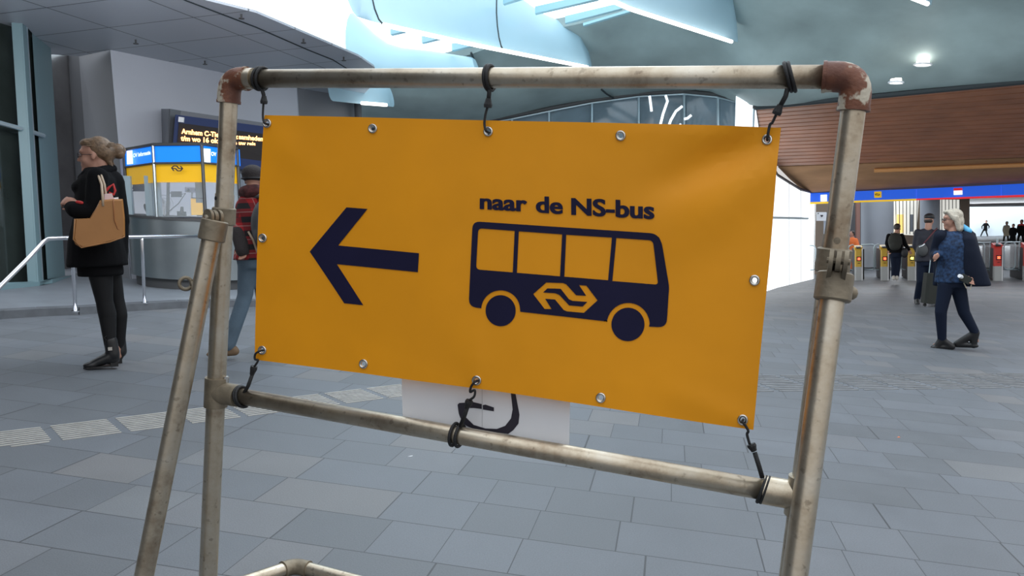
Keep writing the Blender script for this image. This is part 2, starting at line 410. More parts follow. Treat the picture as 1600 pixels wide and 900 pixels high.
def planar(loops, mapfn, step=None):
    "fill 2-D loops (first outer, then holes), cut on a grid, and map to 3-D"
    bm = bmesh.new()
    for lp in loops:
        vs = [bm.verts.new((p[0], p[1], 0)) for p in lp]
        for i in range(len(vs)): bm.edges.new((vs[i], vs[(i+1) % len(vs)]))
    bmesh.ops.triangle_fill(bm, use_beauty=True, use_dissolve=False, edges=bm.edges[:], normal=(0, 0, 1))
    return cutmap(bm, mapfn, step)
def cutmap(bm, mapfn, step):
    if step:
        xs = [v.co.x for v in bm.verts]; ys = [v.co.y for v in bm.verts]
        for ax, lo, hi in ((0, min(xs), max(xs)), (1, min(ys), max(ys))):
            k = math.ceil(lo/step+.01)*step
            while k < hi-.01:
                co = (k, 0, 0) if ax == 0 else (0, k, 0); no = (1, 0, 0) if ax == 0 else (0, 1, 0)
                bmesh.ops.bisect_plane(bm, geom=bm.verts[:]+bm.edges[:]+bm.faces[:], plane_co=co, plane_no=no)
                k += step
    bmesh.ops.remove_doubles(bm, verts=bm.verts[:], dist=.003)
    bmesh.ops.triangulate(bm, faces=bm.faces[:])
    b = B(); bm.verts.ensure_lookup_table(); bm.verts.index_update()
    b.v = [Vector(mapfn(v.co.x, v.co.y)) for v in bm.verts]; b.f = [tuple(v.index for v in f.verts) for f in bm.faces]
    bm.free(); return b
def text2d(s, bold=0, size=1.0):
    cu = bpy.data.curves.new('t', 'FONT'); cu.body = s; cu.offset = bold; cu.size = size; cu.resolution_u = 6
    o = bpy.data.objects.new('t', cu); COL.objects.link(o)
    dg = bpy.context.evaluated_depsgraph_get(); me = bpy.data.meshes.new_from_object(o.evaluated_get(dg))
    bm = bmesh.new(); bm.from_mesh(me)
    bmesh.ops.remove_doubles(bm, verts=bm.verts[:], dist=1e-5)
    bpy.data.objects.remove(o); bpy.data.curves.remove(cu); bpy.data.meshes.remove(me)
    return bm
def text_px(s, a, b_, hl, hr, mapfn, bold=0, step=None, ref='x'):
    "baseline from pixel a to pixel b_, letter height hl..hr pixels"
    bm = text2d(s, bold)
    xs = [v.co.x for v in bm.verts]; x0, x1 = min(xs), max(xs)
    H = .525 if ref == 'x' else .70
    for v in bm.verts:
        t = (v.co.x-x0)/(x1-x0); k = (hl+(hr-hl)*t)/H
        v.co = Vector((a[0]+(b_[0]-a[0])*t, a[1]+(b_[1]-a[1])*t-v.co.y*k, 0))
    return cutmap(bm, mapfn, step)
def arc(c, r, a0, a1, k=16): return [(c[0]+r*math.cos(math.radians(a0+(a1-a0)*i/k)), c[1]+r*math.sin(math.radians(a0+(a1-a0)*i/k))) for i in range(k+1)]
def lerp(a, b, t): return a+(b-a)*t

# ================================================================== THE SETTING
# floor: flat in the front, levelling out towards the ticket gates
xs = [-16+1.0*i for i in range(17)]+[1+.75*i for i in range(30)]+[23.5+4*i for i in range(1, 16)]
ys = [-4, -2, 0, 2, 4, 6, 8, 9]+[9.5+.75*i for i in range(20)]+[24.5+4*i for i in range(1, 18)]
rows = [[Vector((x, y, fz(x, y))) for x in xs] for y in ys]
fo = B().grid(rows).obj('floor', 'floor', smooth=True); struct(fo, 'grey stone paving of the station hall')
# raised platform at the left with its kerb
kp = [(-60, 506), (0, 498), (60, 494), (120, 491), (180, 487), (226, 484), (280, 481), (330, 480), (400, 479), (480, 479), (600, 479)]
kw = [FL(*p) for p in kp]; PH = .075
back = [P(600, 430, 19), P(-60, 430, 17)]
poly = [Vector((p.x, p.y, 0)) for p in kw+back]
o = B().prism(poly, (0, 0, PH)).obj('trim_1', 'platform'); struct(o, 'raised pale stone platform behind the kerb')
kb = B()
for a, b_ in zip(kw[:-1], kw[1:]):
    a = Vector((a.x, a.y, 0)); b_ = Vector((b_.x, b_.y, 0)); d = (b_-a).normalized(); nn = Vector((d.y, -d.x, 0))
    kb.prism([a+nn*.06, b_+nn*.06, b_-nn*.1, a-nn*.1], (0, 0, PH+.004))
struct(kb.obj('trim_2', 'kerb'), 'dark kerb edge of the raised platform')
def PF(px, py): 
    r = R_(px, py); return CAM + r*((PH-CAMZ)/r.z)

# ---- left soffit, level plane 2.743 m above the camera
HS = 2.743
sof = [(-80, -140), (230, -140), (268, -30), (300, -5), (400, 20), (485, 56), (560, 88), (585, 105), (590, 125), (566, 150), (552, 153), (463, 138), (172, 78), (125, 88), (80, 85), (40, 40), (-80, 60)]
sw = [G(x, y, HS) for x, y in sof]
ex = (G(300, 8, HS)-G(130, 29, HS)).normalized(); ey = GUP.cross(ex)
Ms = Matrix((ex, ey, GUP)).transposed().to_4x4(); Ms.translation = G(170, 43, HS)
msof = mat_soffit(0, (1.25, .95))
tmp = thing('soffit_frame', 'x', 'x', Ms)
so = B().prism(sw, GUP*.03).obj('ceiling', msof, tmp)
so.parent = None; so.matrix_world = Ms; bpy.data.objects.remove(tmp); MW[so] = Ms; struct(so, 'grey panelled soffit on the left')
struct(B().tube([G(x, y, HS)-GUP*.004 for x, y in [(230, -30), (290, 0), (400, 42), (480, 77), (520, 93), (550, 112), (566, 130)]], .010, 6).obj('trim_3', 'seam'), 'dark joint along the soffit edge')
for i, (x, y) in enumerate([(212, 62), (320, 95), (377, 22), (474, 61), (537, 89)]):
    q = G(x, y, HS)
    b = B().tube([q, q-GUP*.05], .012, 8); b.tube([q-GUP*.05, q-GUP*.057], .035, 10)
    o = b.obj('sprinkler', 'darkgrey')
    lab = ['small sprinkler head in the grey soffit above the bunned woman', 'small sprinkler head in the soffit left of the rusty left elbow', 'small sprinkler head nearest the top edge of the photo', 'small sprinkler head above the top rail near the white fascia', 'small sprinkler head nearest the tip of the soffit'][i]
    tag(o, lab, 'sprinkler', 'sprinkler heads in the soffit')
# unseen soffit slab and dark wall, added to darken the near left
pA, pB = G(-80, -140, HS), G(230, -140, HS)
pC, pD = pB+Vector((.6, -9.5, 0)), pA+Vector((-3.5, -7.5, 0))
for q_ in (pC, pD): q_ += GUP*((HS-(q_-CAM).dot(GUP))/1.0)
struct(B().prism([pA, pB, pC, pD], GUP*.03).obj('ceiling', msof), 'unseen soffit slab added to shade the near left side')
struct(B().prism([Vector((-7.2, -6, 0)), Vector((-7.2, 6.5, 0)), Vector((-7.4, 6.5, 0)), Vector((-7.4, -6, 0))], Vector((-.28, 0, 4.3))).obj('blocker_wall', 'darkwall'), 'unseen dark wall added at left to block light')
# ---- left walls
def wallstrip(name, top, bot, z0, z1, mat, lab, th=.15, zb=None):
    "wall between two pixel columns: tops and foot pixels with camera depths"
    zb = zb or (z0, z1)
    rows = [[P(*top[0], z0), P(*top[1], z1)], [P(*bot[0], zb[0]), P(*bot[1], zb[1])]]
    b = B().slab(rows, Vector((0, 1, 0))*th)
    return struct(b.obj(name, mat), lab)
wallstrip('wall_left', ((172, 76), (463, 135)), ((205, 452), (480, 437)), 11.2, 14.4, 'whitewall', 'pale grey-white wall behind the kiosk', zb=(11.0, 14.2))
wallstrip('wall_corner', ((123, 84), (173, 76)), ((150, 450), (206, 452)), 11.9, 11.22, 'greywall', 'dark grey return wall left of the white wall', zb=(11.9, 11.0))
wallstrip('wall_niche', ((100, 82), (128, 84)), ((124, 448), (152, 450)), 12.2, 11.95, 'darkwall', 'dark panel behind the woman')
wallstrip('wall_metal', ((60, 78), (104, 84)), ((84, 450), (126, 450)), 11.6, 12.1, 'metalwall', 'brushed metal panel beside the glass front')
wallstrip('wall_rear', ((460, 130), (556, 146)), ((480, 440), (575, 440)), 14.4, 15.6, 'greywall', 'grey wall under the soffit tip')
b = B().tube([P(556, 100, 15.4), P(572, 440, 15.2)], .07, 12)
struct(b.obj('trim_4', 'darkwall', smooth=True), 'dark slim column at the soffit tip')
# base board strip of white column foot
b = B().box(P(196, 415, 10.95), (.07, 0, 0), (0, .05, 0), GUP*.25)
# ---- glass front at far left (curved green-grey frame)
fac = [(-70, 8.7), (20, 9.5), (48, 9.9), (78, 10.5), (98, 11.1)]   # foot pixel x, depth
def fpt(px, z, py): return P(px, py, z)
gf = thing('window_1', 'tall dark glass front with green-grey frame', 'window', P(30, 452, 9.6))
del gf['category']; gf['kind'] = 'structure'
def lean(px, py): return px-(450-py)*.063            # plumb lines lean left in this part of the picture
def col(pa, pb, za, zb, mat, name, parent, front=.0, ytop=-40, ybot=441):
    rows = []
    for y in (ytop, ybot):
        rows.append([P(lean(pa, y), y, za-front), P(lean(pb, y), y, zb-front)])
    return B().slab(rows, Vector((-.03, .13, 0))).obj(name, mat, parent)
gl = col(-80, 45, 8.7, 9.78, 'dglass', 'pane', gf, -.1)
gl = col(60, 80, 9.95, 10.35, 'dglass', 'pane', gf, -.1, ytop=20)
col(44, 61, 9.75, 9.8, 'mullion', 'mullion', gf, .05)
col(59, 63, 9.8, 9.95, 'alu', 'mullion_edge', gf, .06)
col(75, 98, 10.25, 10.9, 'mullion', 'mullion', gf, .02, ytop=30, ybot=436)
b = B()
b.tube([P(-60, 176, 8.75), P(33, 201, 9.7)], .028, 8); b.obj('transom', 'alu', gf)
B().tube([P(46, 205, 9.85), P(68, 212, 10.3)], .028, 8).obj('transom', 'alu', gf)
pts = [(-80, 450, 8.6), (20, 447, 9.5), (62, 443, 9.9), (98, 436, 10.9), (118, 432, 11.4)]
lowz = []
rws = [[P(x, y-3, z-.15) for x, y, z in pts], []]
for x, y, z in pts:
    q = P(x, y, z-.15); q2 = q.copy(); q2.z = PH; rws[1].append(q2)
b = B().slab(rws, Vector((-.02, .3, 0))); struct(b.obj('baseboard_left', MT['mullion']), 'low plinth under the glass front')
# ---- rear clerestory wall (runs behind the banner)
cl = [(575, 203, 18.7), (700, 196, 18.6), (760, 190, 18.2), (800, 183, 18.0), (858, 171, 17.8), (925, 158, 17.6), (998, 148, 17.4), (1069, 144, 17.0), (1122, 149, 16.5), (1160, 159, 15.9)]
rws = [[P(x, y-3, z) for x, y, z in cl], [P(x, 262, z) for x, y, z in cl]]
cw = thing('window_2', 'band of clerestory glass above the banner', 'window', P(930, 262, 17.6)); del cw['category']; cw['kind'] = 'structure'
for i in range(len(cl)-1):
    B().slab([[r[i], r[i+1]] for r in rws], Vector((0, .05, 0))).obj('pane', 'hglass', cw)
for x, y, z in cl[1:]:
    B().tube([P(x, y-2, z-.03), P(x, 262, z-.03)], .030, 6).obj('mullion', 'alu', cw)
b = B().tube([P(x, y-1, z-.05) for x, y, z in cl], .05, 6); b.obj('frame', 'darkgrey', cw)
B().tube([P(x, y+3, z-.05) for x, y, z in cl], .022, 6).obj('frame', 'alu', cw)
rws = [[P(x, 262, z) for x, y, z in cl], [FH(x, 440, z) for x, y, z in cl]]

struct(B().slab(rws, Vector((0, .2, 0))).obj('wall_back', 'greywall'), 'grey wall below the clerestory, behind the banner')
# glowing tubes standing in for LED reflections in the clerestory glass
for k, pts in enumerate([[(1015, 150), (1017, 165), (1018, 174)], [(1040, 149), (1043, 158), (1036, 178), (1031, 198)], [(1066, 166), (1056, 174), (1048, 188), (1044, 200)], [(1080, 180), (1074, 185), (1069, 186)], [(1064, 194), (1058, 200), (1054, 204)]]):
    b = B().tube([P(x, y, 16.55-.0*k) for x, y in pts], .028, 8)
    tag(b.obj('reflection_tube', MT['white'], smooth=True), ['short straight LED reflection, leftmost', 'long wavy LED reflection left of the middle', 'curved LED reflection bending right', 'short LED reflection right of the mullion', 'short LED reflection just above the banner edge'][k]+' in the clerestory glass, shaped as a glowing tube', 'light', 'glowing tubes for LED reflections in the clerestory')
# ---- concrete ceiling: smooth curved shell
colsC = [ # px, [(py, depth) bottom -> top]
 (556, [(200, 18.6), (170, 17.2), (150, 16.6), (125, 16.3), (118, 16.2)]),
 (608, [(200, 18.6), (160, 17.0), (135, 16.6), (118, 16.3), (104, 16.1)]),
 (680, [(200, 18.6), (165, 17.0), (135, 16.6), (115, 16.3), (100, 16.0)]),
 (744, [(196, 18.4), (165, 17.0), (125, 16.4), (98, 16.0), (82, 15.8)]),
 (800, [(184, 18.1), (155, 16.9), (120, 16.3), (90, 15.9), (60, 15.5)]),
 (860, [(170, 17.9), (145, 16.9), (112, 16.2), (75, 15.7), (46, 15.2)]),
 (915, [(160, 17.7), (138, 16.8), (105, 16.1), (70, 15.5), (35, 15.0)]),
 (985, [(149, 17.4), (128, 16.6), (95, 15.8), (55, 15.2), (13, 14.6)]),
 (1040, [(144, 17.2), (122, 16.2), (85, 15.4), (35, 14.7), (-40, 13.8)]),
 (1110, [(146, 16.7), (122, 15.6), (80, 14.9), (25, 14.2), (-90, 12.6)]),
 (1183, [(166, 15.3), (140, 14.7), (95, 14.2), (35, 13.6), (-100, 11.5)]),
 (1300, [(156, 14.8), (130, 14.3), (85, 13.8), (30, 13.1), (-100, 11.0)]),
 (1450, [(142, 14.1), (118, 13.6), (75, 13.0), (20, 12.3), (-100, 10.2)]),
 (1680, [(120, 13.0), (95, 12.5), (55, 11.9), (0, 11.2), (-100, 9.4)])]
def crom(p0, p1, p2, p3, t): return .5*((2*p1)+(-p0+p2)*t+(2*p0-5*p1+4*p2-p3)*t*t+(-p0+3*p1-3*p2+p3)*t**3)
pg = [[P(px, py, z) for py, z in cl_] for px, cl_ in colsC]
def densify(L, k):
    out = []
    for i in range(len(L)-1):
        p = [L[max(i-1, 0)], L[i], L[i+1], L[min(i+2, len(L)-1)]]
        for t in range(k): out.append(crom(*p, t/k))
    out.append(L[-1]); return out
pg = [densify(c, 4) for c in pg]
pgT = [list(r) for r in zip(*pg)]; pgT = [densify(r, 3) for r in pgT]
cob = B().slab(pgT, GUP*.18).obj('ceiling', 'conc', smooth='auto'); struct(cob, 'blue-grey concrete ceiling shell')
# seams on the concrete
def seam(pts, name, r=.022): 
    return struct(B().tube([P(*p) for p in pts], r, 6).obj(name, 'seam'), 'dark expansion joint in the concrete')
seam([(736, 82, 15.6), (741, 95, 15.8), (746, 112, 16.1)], 'trim_5')
seam([(940, 140, 16.75), (948, 147, 17.0), (958, 153, 17.4)], 'trim_6')
# ---- glowing roof sheet: skylight glazing, plus the lit fascia's brightness
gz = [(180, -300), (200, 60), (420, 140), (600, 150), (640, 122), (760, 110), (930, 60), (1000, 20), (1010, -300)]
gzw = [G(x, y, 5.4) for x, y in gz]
struct(B().prism(gzw, GUP*.1).obj('window_3', 'roofglow'), 'glowing sheet for skylight glazing and the daylit white fascia')
# white curved upper fascia over the soffit, not built; the roof sheet glows in its place
fw = [(420, -60, 8.2), (470, 10, 9.6), (500, 40, 11), (540, 70, 12.5), (578, 100, 14.2), (600, 118, 16)]
# ---- beams
def beam(secs, label, strip, zoff=0, seams=()):
    "secs: (bottom px,py), (top px,py), depth; lens-shaped body"
    t = thing('ceiling_beam', label, 'beam', P(secs[0][0][0], secs[0][0][1], secs[0][2]))
    rows = []
    for (bx, by), (tx, ty), z in secs:
        lo = P(bx, by, z); hi = P(tx, ty, z+.25); up = hi-lo; fwd = Vector((-.35, -1, 0)).normalized()
        L_ = up.length; w_ = min(.55, .35*L_+.05); ring = []
        for k in range(16):
            a = 2*PI*k/16; s_ = (1-math.cos(a))/2
            bl = math.sin(a)
            off = fwd*(bl*w_*(.6 if bl > 0 else .5)) - fwd*.0
            ring.append(lo+up*s_+off)
        rows.append(ring+[ring[0]])
    R2 = [densify(list(c), 3) for c in zip(*rows)]; R2 = [list(r) for r in zip(*R2)]
    b = B().grid(R2)
    k0 = len(b.v); nseg = 16
    b.f.append(tuple(range(nseg))); b.f.append(tuple((len(R2)-1)*17+i for i in range(nseg)))
    b.obj('beam_body', 'beam', t, smooth='auto')
    for (i, fr) in seams:
        ring = [lerp(rows[i][k], rows[i+1][k], fr) for k in range(16)]
        c = sum(ring, Vector())/16; ring = [c+(p-c)*1.004 for p in ring]
        B().tube(ring, .014, 5, closed=True).obj('joint', 'seam', t)
    if strip:
        s = [P(x, y, z) for x, y, z in strip]
        b = B().tube(s, .032, 8); B.obj(b, 'light_strip', 'led', t, smooth=True)
    return t
beam([((558, 26), (545, -90), 10.2), ((600, 38), (590, -80), 11.0), ((700, 59), (690, -60), 12.4), ((788, 78), (785, -22), 13.7), ((860, 94), (850, 22), 14.7), ((905, 103), (893, 36), 15.2), ((924, 107), (905, 37), 15.4)],
     'long pale blue concrete roof beam with light strip, left of the skylight', [(600, 39, 10.8), (745, 71, 12.95), (918, 105, 15.2)], seams=((0, .95), (2, .98)))
beam([((900, -20), (900, -140), 10.4), ((985, 12), (985, -120), 11.4), ((1070, 40), (1068, -110), 12.5), ((1130, 60), (1120, -100), 13.3), ((1153, 66), (1138, -95), 13.6)],
     'pale blue concrete roof beam with light strip, right of the skylight', [(940, -6, 10.7), (985, 14, 11.2), (1143, 65, 13.3)], seams=())
beam([((1340, -36), (1330, -150), 9.8), ((1410, -8), (1400, -140), 10.8), ((1455, 8), (1448, -120), 11.4)],
     'end of a third roof beam cut by the top edge, above the wood', [(1370, -25, 10.1), (1449, 6, 11.2)])
beam([((520, 158), (520, 112), 14.4), ((570, 163), (560, 118), 15.1), ((614, 167), (606, 134), 15.7)],
     'short roof beam end with light strip below the top rail, by the soffit tip', [(565, 161, 14.8), (604, 164, 15.35)])
beam([((556, 128), (552, 20), 14.8), ((608, 122), (606, 68), 15.0), ((680, 120), (676, 80), 15.3), ((748, 116), (740, 90), 15.5)],
     'pale blue roof beam just above the top rail, under the left beam', None)
# ---- skylight blades
def blade(a, b_, h, z0, z1, label):
    lo0, lo1 = P(a[0], a[1]+h[0], z0), P(b_[0], b_[1]+h[1], z1)
    hi0, hi1 = P(a[0], a[1], z0), P(b_[0], b_[1], z1)
    o = B().slab([[lo0, lo1], [hi0, hi1]], Vector((.02, .12, 0))).obj('skylight_blade', 'blade')
    tag(o, label, 'skylight blade', 'blades across the skylights')
blade((836, 10), (935, -12), (11, 10), 14.0, 12.4, 'pale blue skylight blade, upper of the two long ones between the beams')
blade((883, 25), (972, 4), (11, 9), 14.6, 12.8, 'pale blue skylight blade, lower of the two long ones between the beams')
blade((911, 36), (985, 14), (4, 4), 15.0, 14.2, 'thin grey blade closing the lower end of the skylight')
blade((786, -2), (850, -22), (8, 8), 13.4, 12.0, 'pale blue skylight blade mostly cut by the top edge of the photo')
blade((610, 44), (640, 38), (10, 9), 14.6, 13.6, 'short blade under the left beam, leftmost of three')
blade((659, 56), (695, 49), (11, 9), 15.2, 14.2, 'short blade under the left beam, middle of three')
blade((706, 68), (748, 60), (11, 9), 15.5, 14.6, 'short blade under the left beam, rightmost of three')
# ---- wooden canopy ceiling towards the gates
wn_ = [P(1181, 168, 15.4), P(1700, 118, 12.95)]
wf_ = [P(1262, 304, 23.1), P(1700, 285, 20.3)]
wl_mid = P(1191, 228, 18.6)
NS_ = 17
def wpt(t, s):
    a = lerp(wn_[0], wf_[0], t); 
    m = 4*t*(1-t); a = a + (wl_mid-lerp(wn_[0], wf_[0], .42))*m*1.0
    b_ = lerp(wn_[1], wf_[1], t); return lerp(a, b_, s)
wdir = (wn_[1]-wn_[0]).normalized()
wood = thing('ceiling', 'reddish wooden slat ceiling sloping down to the gates', 'ceiling', wpt(.5, .5)); del wood['category']; wood['kind'] = 'structure'
B().slab([[wpt(i/12, 0)+GUP*.03, wpt(i/12, 1)+GUP*.03] for i in range(13)], GUP*.1).obj('backing', 'woodgap', wood)
b = B(); 
for i in range(NS_):
    t0, t1 = i/NS_*.66, (i+.80)/NS_*.66
    b.slab([[wpt(t0, 0), wpt(t0, 1)], [wpt(t1, 0), wpt(t1, 1)]], GUP*.02)
b.obj('slats', 'wood', wood)
B().slab([[wpt(.665, 0), wpt(.665, 1)], [wpt(.81, 0), wpt(.81, 1)], [wpt(.99, 0), wpt(.99, 1)]], GUP*.02).obj('soffit_board', 'woodlite', wood)
B().tube([wpt(.72, .33)-GUP*.05, wpt(.70, 1)-GUP*.07], .05, 6).obj('lit_stripe', 'litwood', wood)
b = B().tube([wn_[0]-GUP*.0, wn_[1]], .05, 6); b.obj('shadow_gap', 'seam', wood)
for i, (x, y) in enumerate([(1442, 100), (1400, 128)]):
    pz = [13.22, 13.16][i]
    q = P(x, y, pz)
    nrm = GUP
    t = thing('ceiling_spotlight', ['recessed round ceiling spotlight, the larger and higher of two by the wood', 'recessed round ceiling spotlight, the smaller one nearer the wood edge'][i], 'light', q, 'recessed spots in the concrete')
    B().tube([q-nrm*.012, q+nrm*.05], .10 if i == 0 else .085, 16).obj('lens', 'spot', t)
    rr = .13 if i == 0 else .11
    B().tube([q-nrm*.010+Vector((math.cos(a)*rr, math.sin(a)*rr, 0)) for a in [2*PI*k/18 for k in range(18)]], .016, 6, closed=True).obj('bezel', 'whitem', t)
# ---- frosted side wall of the gate hall
sp_ = [((1150, 150), 15.4, (1140, 450), 17.0), ((1181, 168), 15.5, (1168, 442), 18.0), ((1190, 228), 18.7, (1196, 437), 19.3), ((1215, 273), 20.4, (1215, 434), 20.4), ((1234, 285), 21.3, (1234, 431), 21.3), ((1252, 296), 22.2, (1252, 429), 22.2), ((1275, 302), 23.3, (1272, 427), 23.3)]
fg = thing('window_4', 'white frosted glass wall beside the gates', 'window', FL(1225, 434)); del fg['category']; fg['kind'] = 'structure'
ftop = [P(*a, z) for a, z, c_, z2 in sp_]; fbot = []
for a, z, c_, z2 in sp_:
    q = P(*c_, z2); fbot.append(FH(c_[0], c_[1], z2))
for i in range(len(sp_)-1):
    B().slab([[ftop[i], ftop[i+1]], [fbot[i], fbot[i+1]]], Vector((.02, .06, 0))).obj('pane', 'frost', fg)
for i in range(1, len(sp_)):
    B().tube([ftop[i]-Vector((.05, .05, 0)), fbot[i]-Vector((.05, .05, 0))], .022, 6).obj('mullion', 'darkgrey' if i != 1 else 'alu', fg)
b = B().tube([P(x, 340+(x-1200)*.02, z-.08) for x, z in ((1160, 17.8), (1196, 19.2), (1215, 20.4), (1234, 21.3), (1262, 22.6))], .035, 6); b.obj('transom', 'alu', fg)
B().tube([ftop[i]-Vector((.05, .08, 0)) for i in range(1, 7)], .04, 6).obj('head_trim', 'darkgrey', fg)
# ---- walls and windows beyond the gates
def vwall(name, x0, z0, x1, z1, ytop, mat, lab, th=.2, yt1=None, base=True):
    a, c_ = FH(x0, 420, z0), FH(x1, 420, z1)
    ta, tc_ = P(x0, ytop, z0), P(x1, yt1 if yt1 else ytop, z1)
    o = B().slab([[ta, tc_], [a, c_]], Vector((.05, th, 0))).obj(name, mat)
    if lab: struct(o, lab)
    return o
vwall('wall_brown', 1262, 25.5, 1302, 25.0, 300, 'brownwall', 'brown wall beyond the gates')
vwall('door_1', 1288, 24.8, 1299, 24.7, 332, pbr('pale_door_glass', (.5, .56, .66), .3), 'pale glass door in the brown wall')
vwall('wall_gap', 1300, 26.5, 1345, 27.5, 300, 'darkwall', 'dark recess beyond the gates')
vwall('trim_7', 1338, 26.0, 1344, 26.0, 300, pbr('reddish_post', (.32, .17, .14), .5), 'reddish post')
b = B().tube([P(1369, 295, 28), FH(1369, 420, 28)], .56, 32); struct(b.obj('column_1', 'column', smooth='auto'), 'large round grey column')
b = B().tube([P(1453, 295, 29), FH(1453, 415, 29)], .33, 28); struct(b.obj('column_2', 'column', smooth='auto'), 'slimmer round column')
vwall('wall_shop', 1380, 31, 1515, 33, 300, 'brownwall', 'brownish wall carrying lit windows')
wi = thing('window_5', 'lit shop window with white slats', 'window', P(1415, 365, 30.4)); del wi['category']; wi['kind'] = 'structure'
B().slab([[P(1392, 308, 30.5), P(1436, 308, 30.7)], [P(1396, 366, 30.5), P(1432, 368, 30.7)]], Vector((0, .05, 0))).obj('pane', 'winlit', wi)
B().slab([[P(1402, 335, 30.4), P(1412, 335, 30.4)], [P(1402, 364, 30.4), P(1412, 364, 30.4)]], Vector((0, .03, 0))).obj('pane_glow', 'winwarm', wi)
B().slab([[P(1422, 335, 30.4), P(1427, 335, 30.4)], [P(1422, 362, 30.4), P(1427, 362, 30.4)]], Vector((0, .03, 0))).obj('pane_dark', 'column', wi)
for k in range(8):
    x = 1394+k*5.6; B().tube([P(x, 308, 30.3), P(x+(1-k/4)*1, 366, 30.3)], .014, 5).obj('slat', 'darkgrey', wi)
wi = thing('window_6', 'second lit window behind the pale-haired woman', 'window', P(1480, 365, 31)); del wi['category']; wi['kind'] = 'structure'
B().slab([[P(1464, 312, 31.4), P(1500, 312, 31.9)], [P(1464, 366, 31.4), P(1500, 366, 31.9)]], Vector((0, .05, 0))).obj('pane', 'winlit', wi)
for k in range(7):
    x = 1466+k*5.6; B().tube([P(x, 312, 31.2), P(x, 366, 31.2)], .014, 5).obj('slat', 'darkgrey', wi)
rws = [[P(1505, 322, 74), P(1760, 322, 70)], [FH(1505, 370, 74), FH(1760, 370, 70)]]
struct(B().slab(rws, Vector((0, .3, 0))).obj('wall_far', 'farwall'), 'pale far wall of the gate hall')
b = B().slab([[P(1440, 302, 24), P(1760, 290, 24)], [P(1440, 324, 60), P(1760, 321, 66)]], GUP*.2)
struct(b.obj('ceiling', pbr('far_brown_ceiling', (.16, .09, .07), .5)), 'brown ceiling beyond the blue sign')
# ================================================================== THE HALL'S OBJECTS
# ---- tactile paving ribs
def tactile(A, D, nmod, pitch, width, nr, label, ln=.86, mt='tactile'):
    A = Vector((A.x, A.y, 0)); D = Vector((D.x-A.x, D.y-A.y, 0)).normalized(); N_ = Vector((D.y, -D.x, 0))
    t = thing('tactile_strip', label, 'tactile paving', A)
    for i in range(nmod):
        b = B()
        for k in range(nr):
            s = pitch*i; off = width*(k+.5)/nr
            if random.random() < .1 and k in (0, nr-1): s += pitch*.3; l2 = pitch*ln*.6
            else: l2 = pitch*ln
            c = A+D*(s+l2/2)+N_*off; zc = fz(c.x, c.y)
            b.box(c+Vector((0, 0, zc+.0022)), D*l2/2, N_*(width/nr*.155), Vector((0, 0, .002)))
        b.obj('rib_block', mt, t)
tactile(FL(-35, 679), FL(307, 640), 15, .335, .33, 9, 'cream ribbed guide strip running from the left edge towards the banner')
tactile(FL(1020, 588), FL(1600, 583), 22, .42, .62, 10, 'cream ribbed guide strip crossing the paving right of the banner', mt='tactile2')
for (x, y, r_, m_, lab, c_) in ((640, 714, .016, 'whitem', 'tiny white paper scrap on the paving below the lower rail', 'litter'), (1401, 684, .022, 'orange', 'tiny orange leaf scrap on the paving right of the right post', 'litter')):
    q0 = FL(x, y); b = B()
    b.slab([[q0+Vector((-r_, -r_*.6, .004)), q0+Vector((r_*.8, -r_*.5, .008))], [q0+Vector((-r_*.6, r_*.5, .003)), q0+Vector((r_, r_*.7, .006))]], (0, 0, -.002)); tag(b.obj('litter_scrap', m_), lab, c_)
# ---- railing
rl = thing('handrail', 'polished steel handrail on the kerb behind the black-coated woman', 'handrail', PF(115, 486))
bz = [PF(118, 487), PF(226, 474)]
zz = [(bz[0]-CAM).dot(cz), (bz[1]-CAM).dot(cz)]
pr = [P(-70, 520, zz[0]-1.0), P(0, 448, zz[0]-.5), P(40, 408, zz[0]-.2), P(68, 378, zz[0]-.02), P(76, 373, zz[0]), P(90, 372, zz[0]), P(160, 371, lerp(zz[0], zz[1], .4)), P(222, 370, zz[1]), P(320, 368.5, zz[1]+.5)]
B().tube(pr, .021, 14).obj('rail', 'chromerail', rl, smooth=True)
for (x, y, q, z) in ((112, 372, bz[0], zz[0]), (222, 374, bz[1], zz[1])):
    B().tube([P(x, y-2, z), P(x, y+2, z), q], .017, 12).obj('post', 'chromerail', rl, smooth=True)
    B().tube([q, q+Vector((0, 0, .012))], .04, 14).obj('base_plate', 'chromerail', rl)
# ---- display board on the wall
db = thing('departure_display', 'navy wall display with two lines of amber LED text', 'display', P(330, 250, 11.3))
Zd = [(252, 171, 11.7), (268, 172, 11.25), (430, 190, 12.6)]
B().prism([P(252, 170, 11.75), P(266, 170, 11.0), P(262, 244, 11.0), P(254, 244, 11.75)], Vector((.25, .55, 0))).obj('end_cheek', 'boxgrey', db)
B().slab([[P(264, 170, 11.05), P(440, 196, 12.3)], [P(262, 262, 11.05), P(440, 276, 12.3)]], Vector((-.08, .3, 0))).obj('housing', 'boxgrey', db)
def dp(u, v, off=0):  # u,v on the face, pixels
    a = P(274, 179, 10.95), P(440, 201, 12.2), P(268, 250, 10.95), P(440, 273, 12.2)
    q = lerp(lerp(a[0], a[1], u), lerp(a[2], a[3], u), v); return q+Vector((.3, -.95, 0))*off
B().slab([[dp(0, 0), dp(1, 0)], [dp(0, 1), dp(1, 1)]], Vector((-.02, .08, 0))).obj('face_board', 'navy', db)
B().slab([[dp(.035, .17, .01), dp(.97, .17, .01)], [dp(.035, .76, .01), dp(.97, .76, .01)]], Vector((0, .02, 0))).obj('screen', 'screen', db)
B().slab([[dp(.03, .04, .02), dp(.075, .04, .02)], [dp(.03, .15, .02), dp(.075, .15, .02)]], Vector((0, .02, 0))).obj('white_badge', 'whitem', db)
pl0, pdx, pdz = P(274, 179, 10.93), None, None
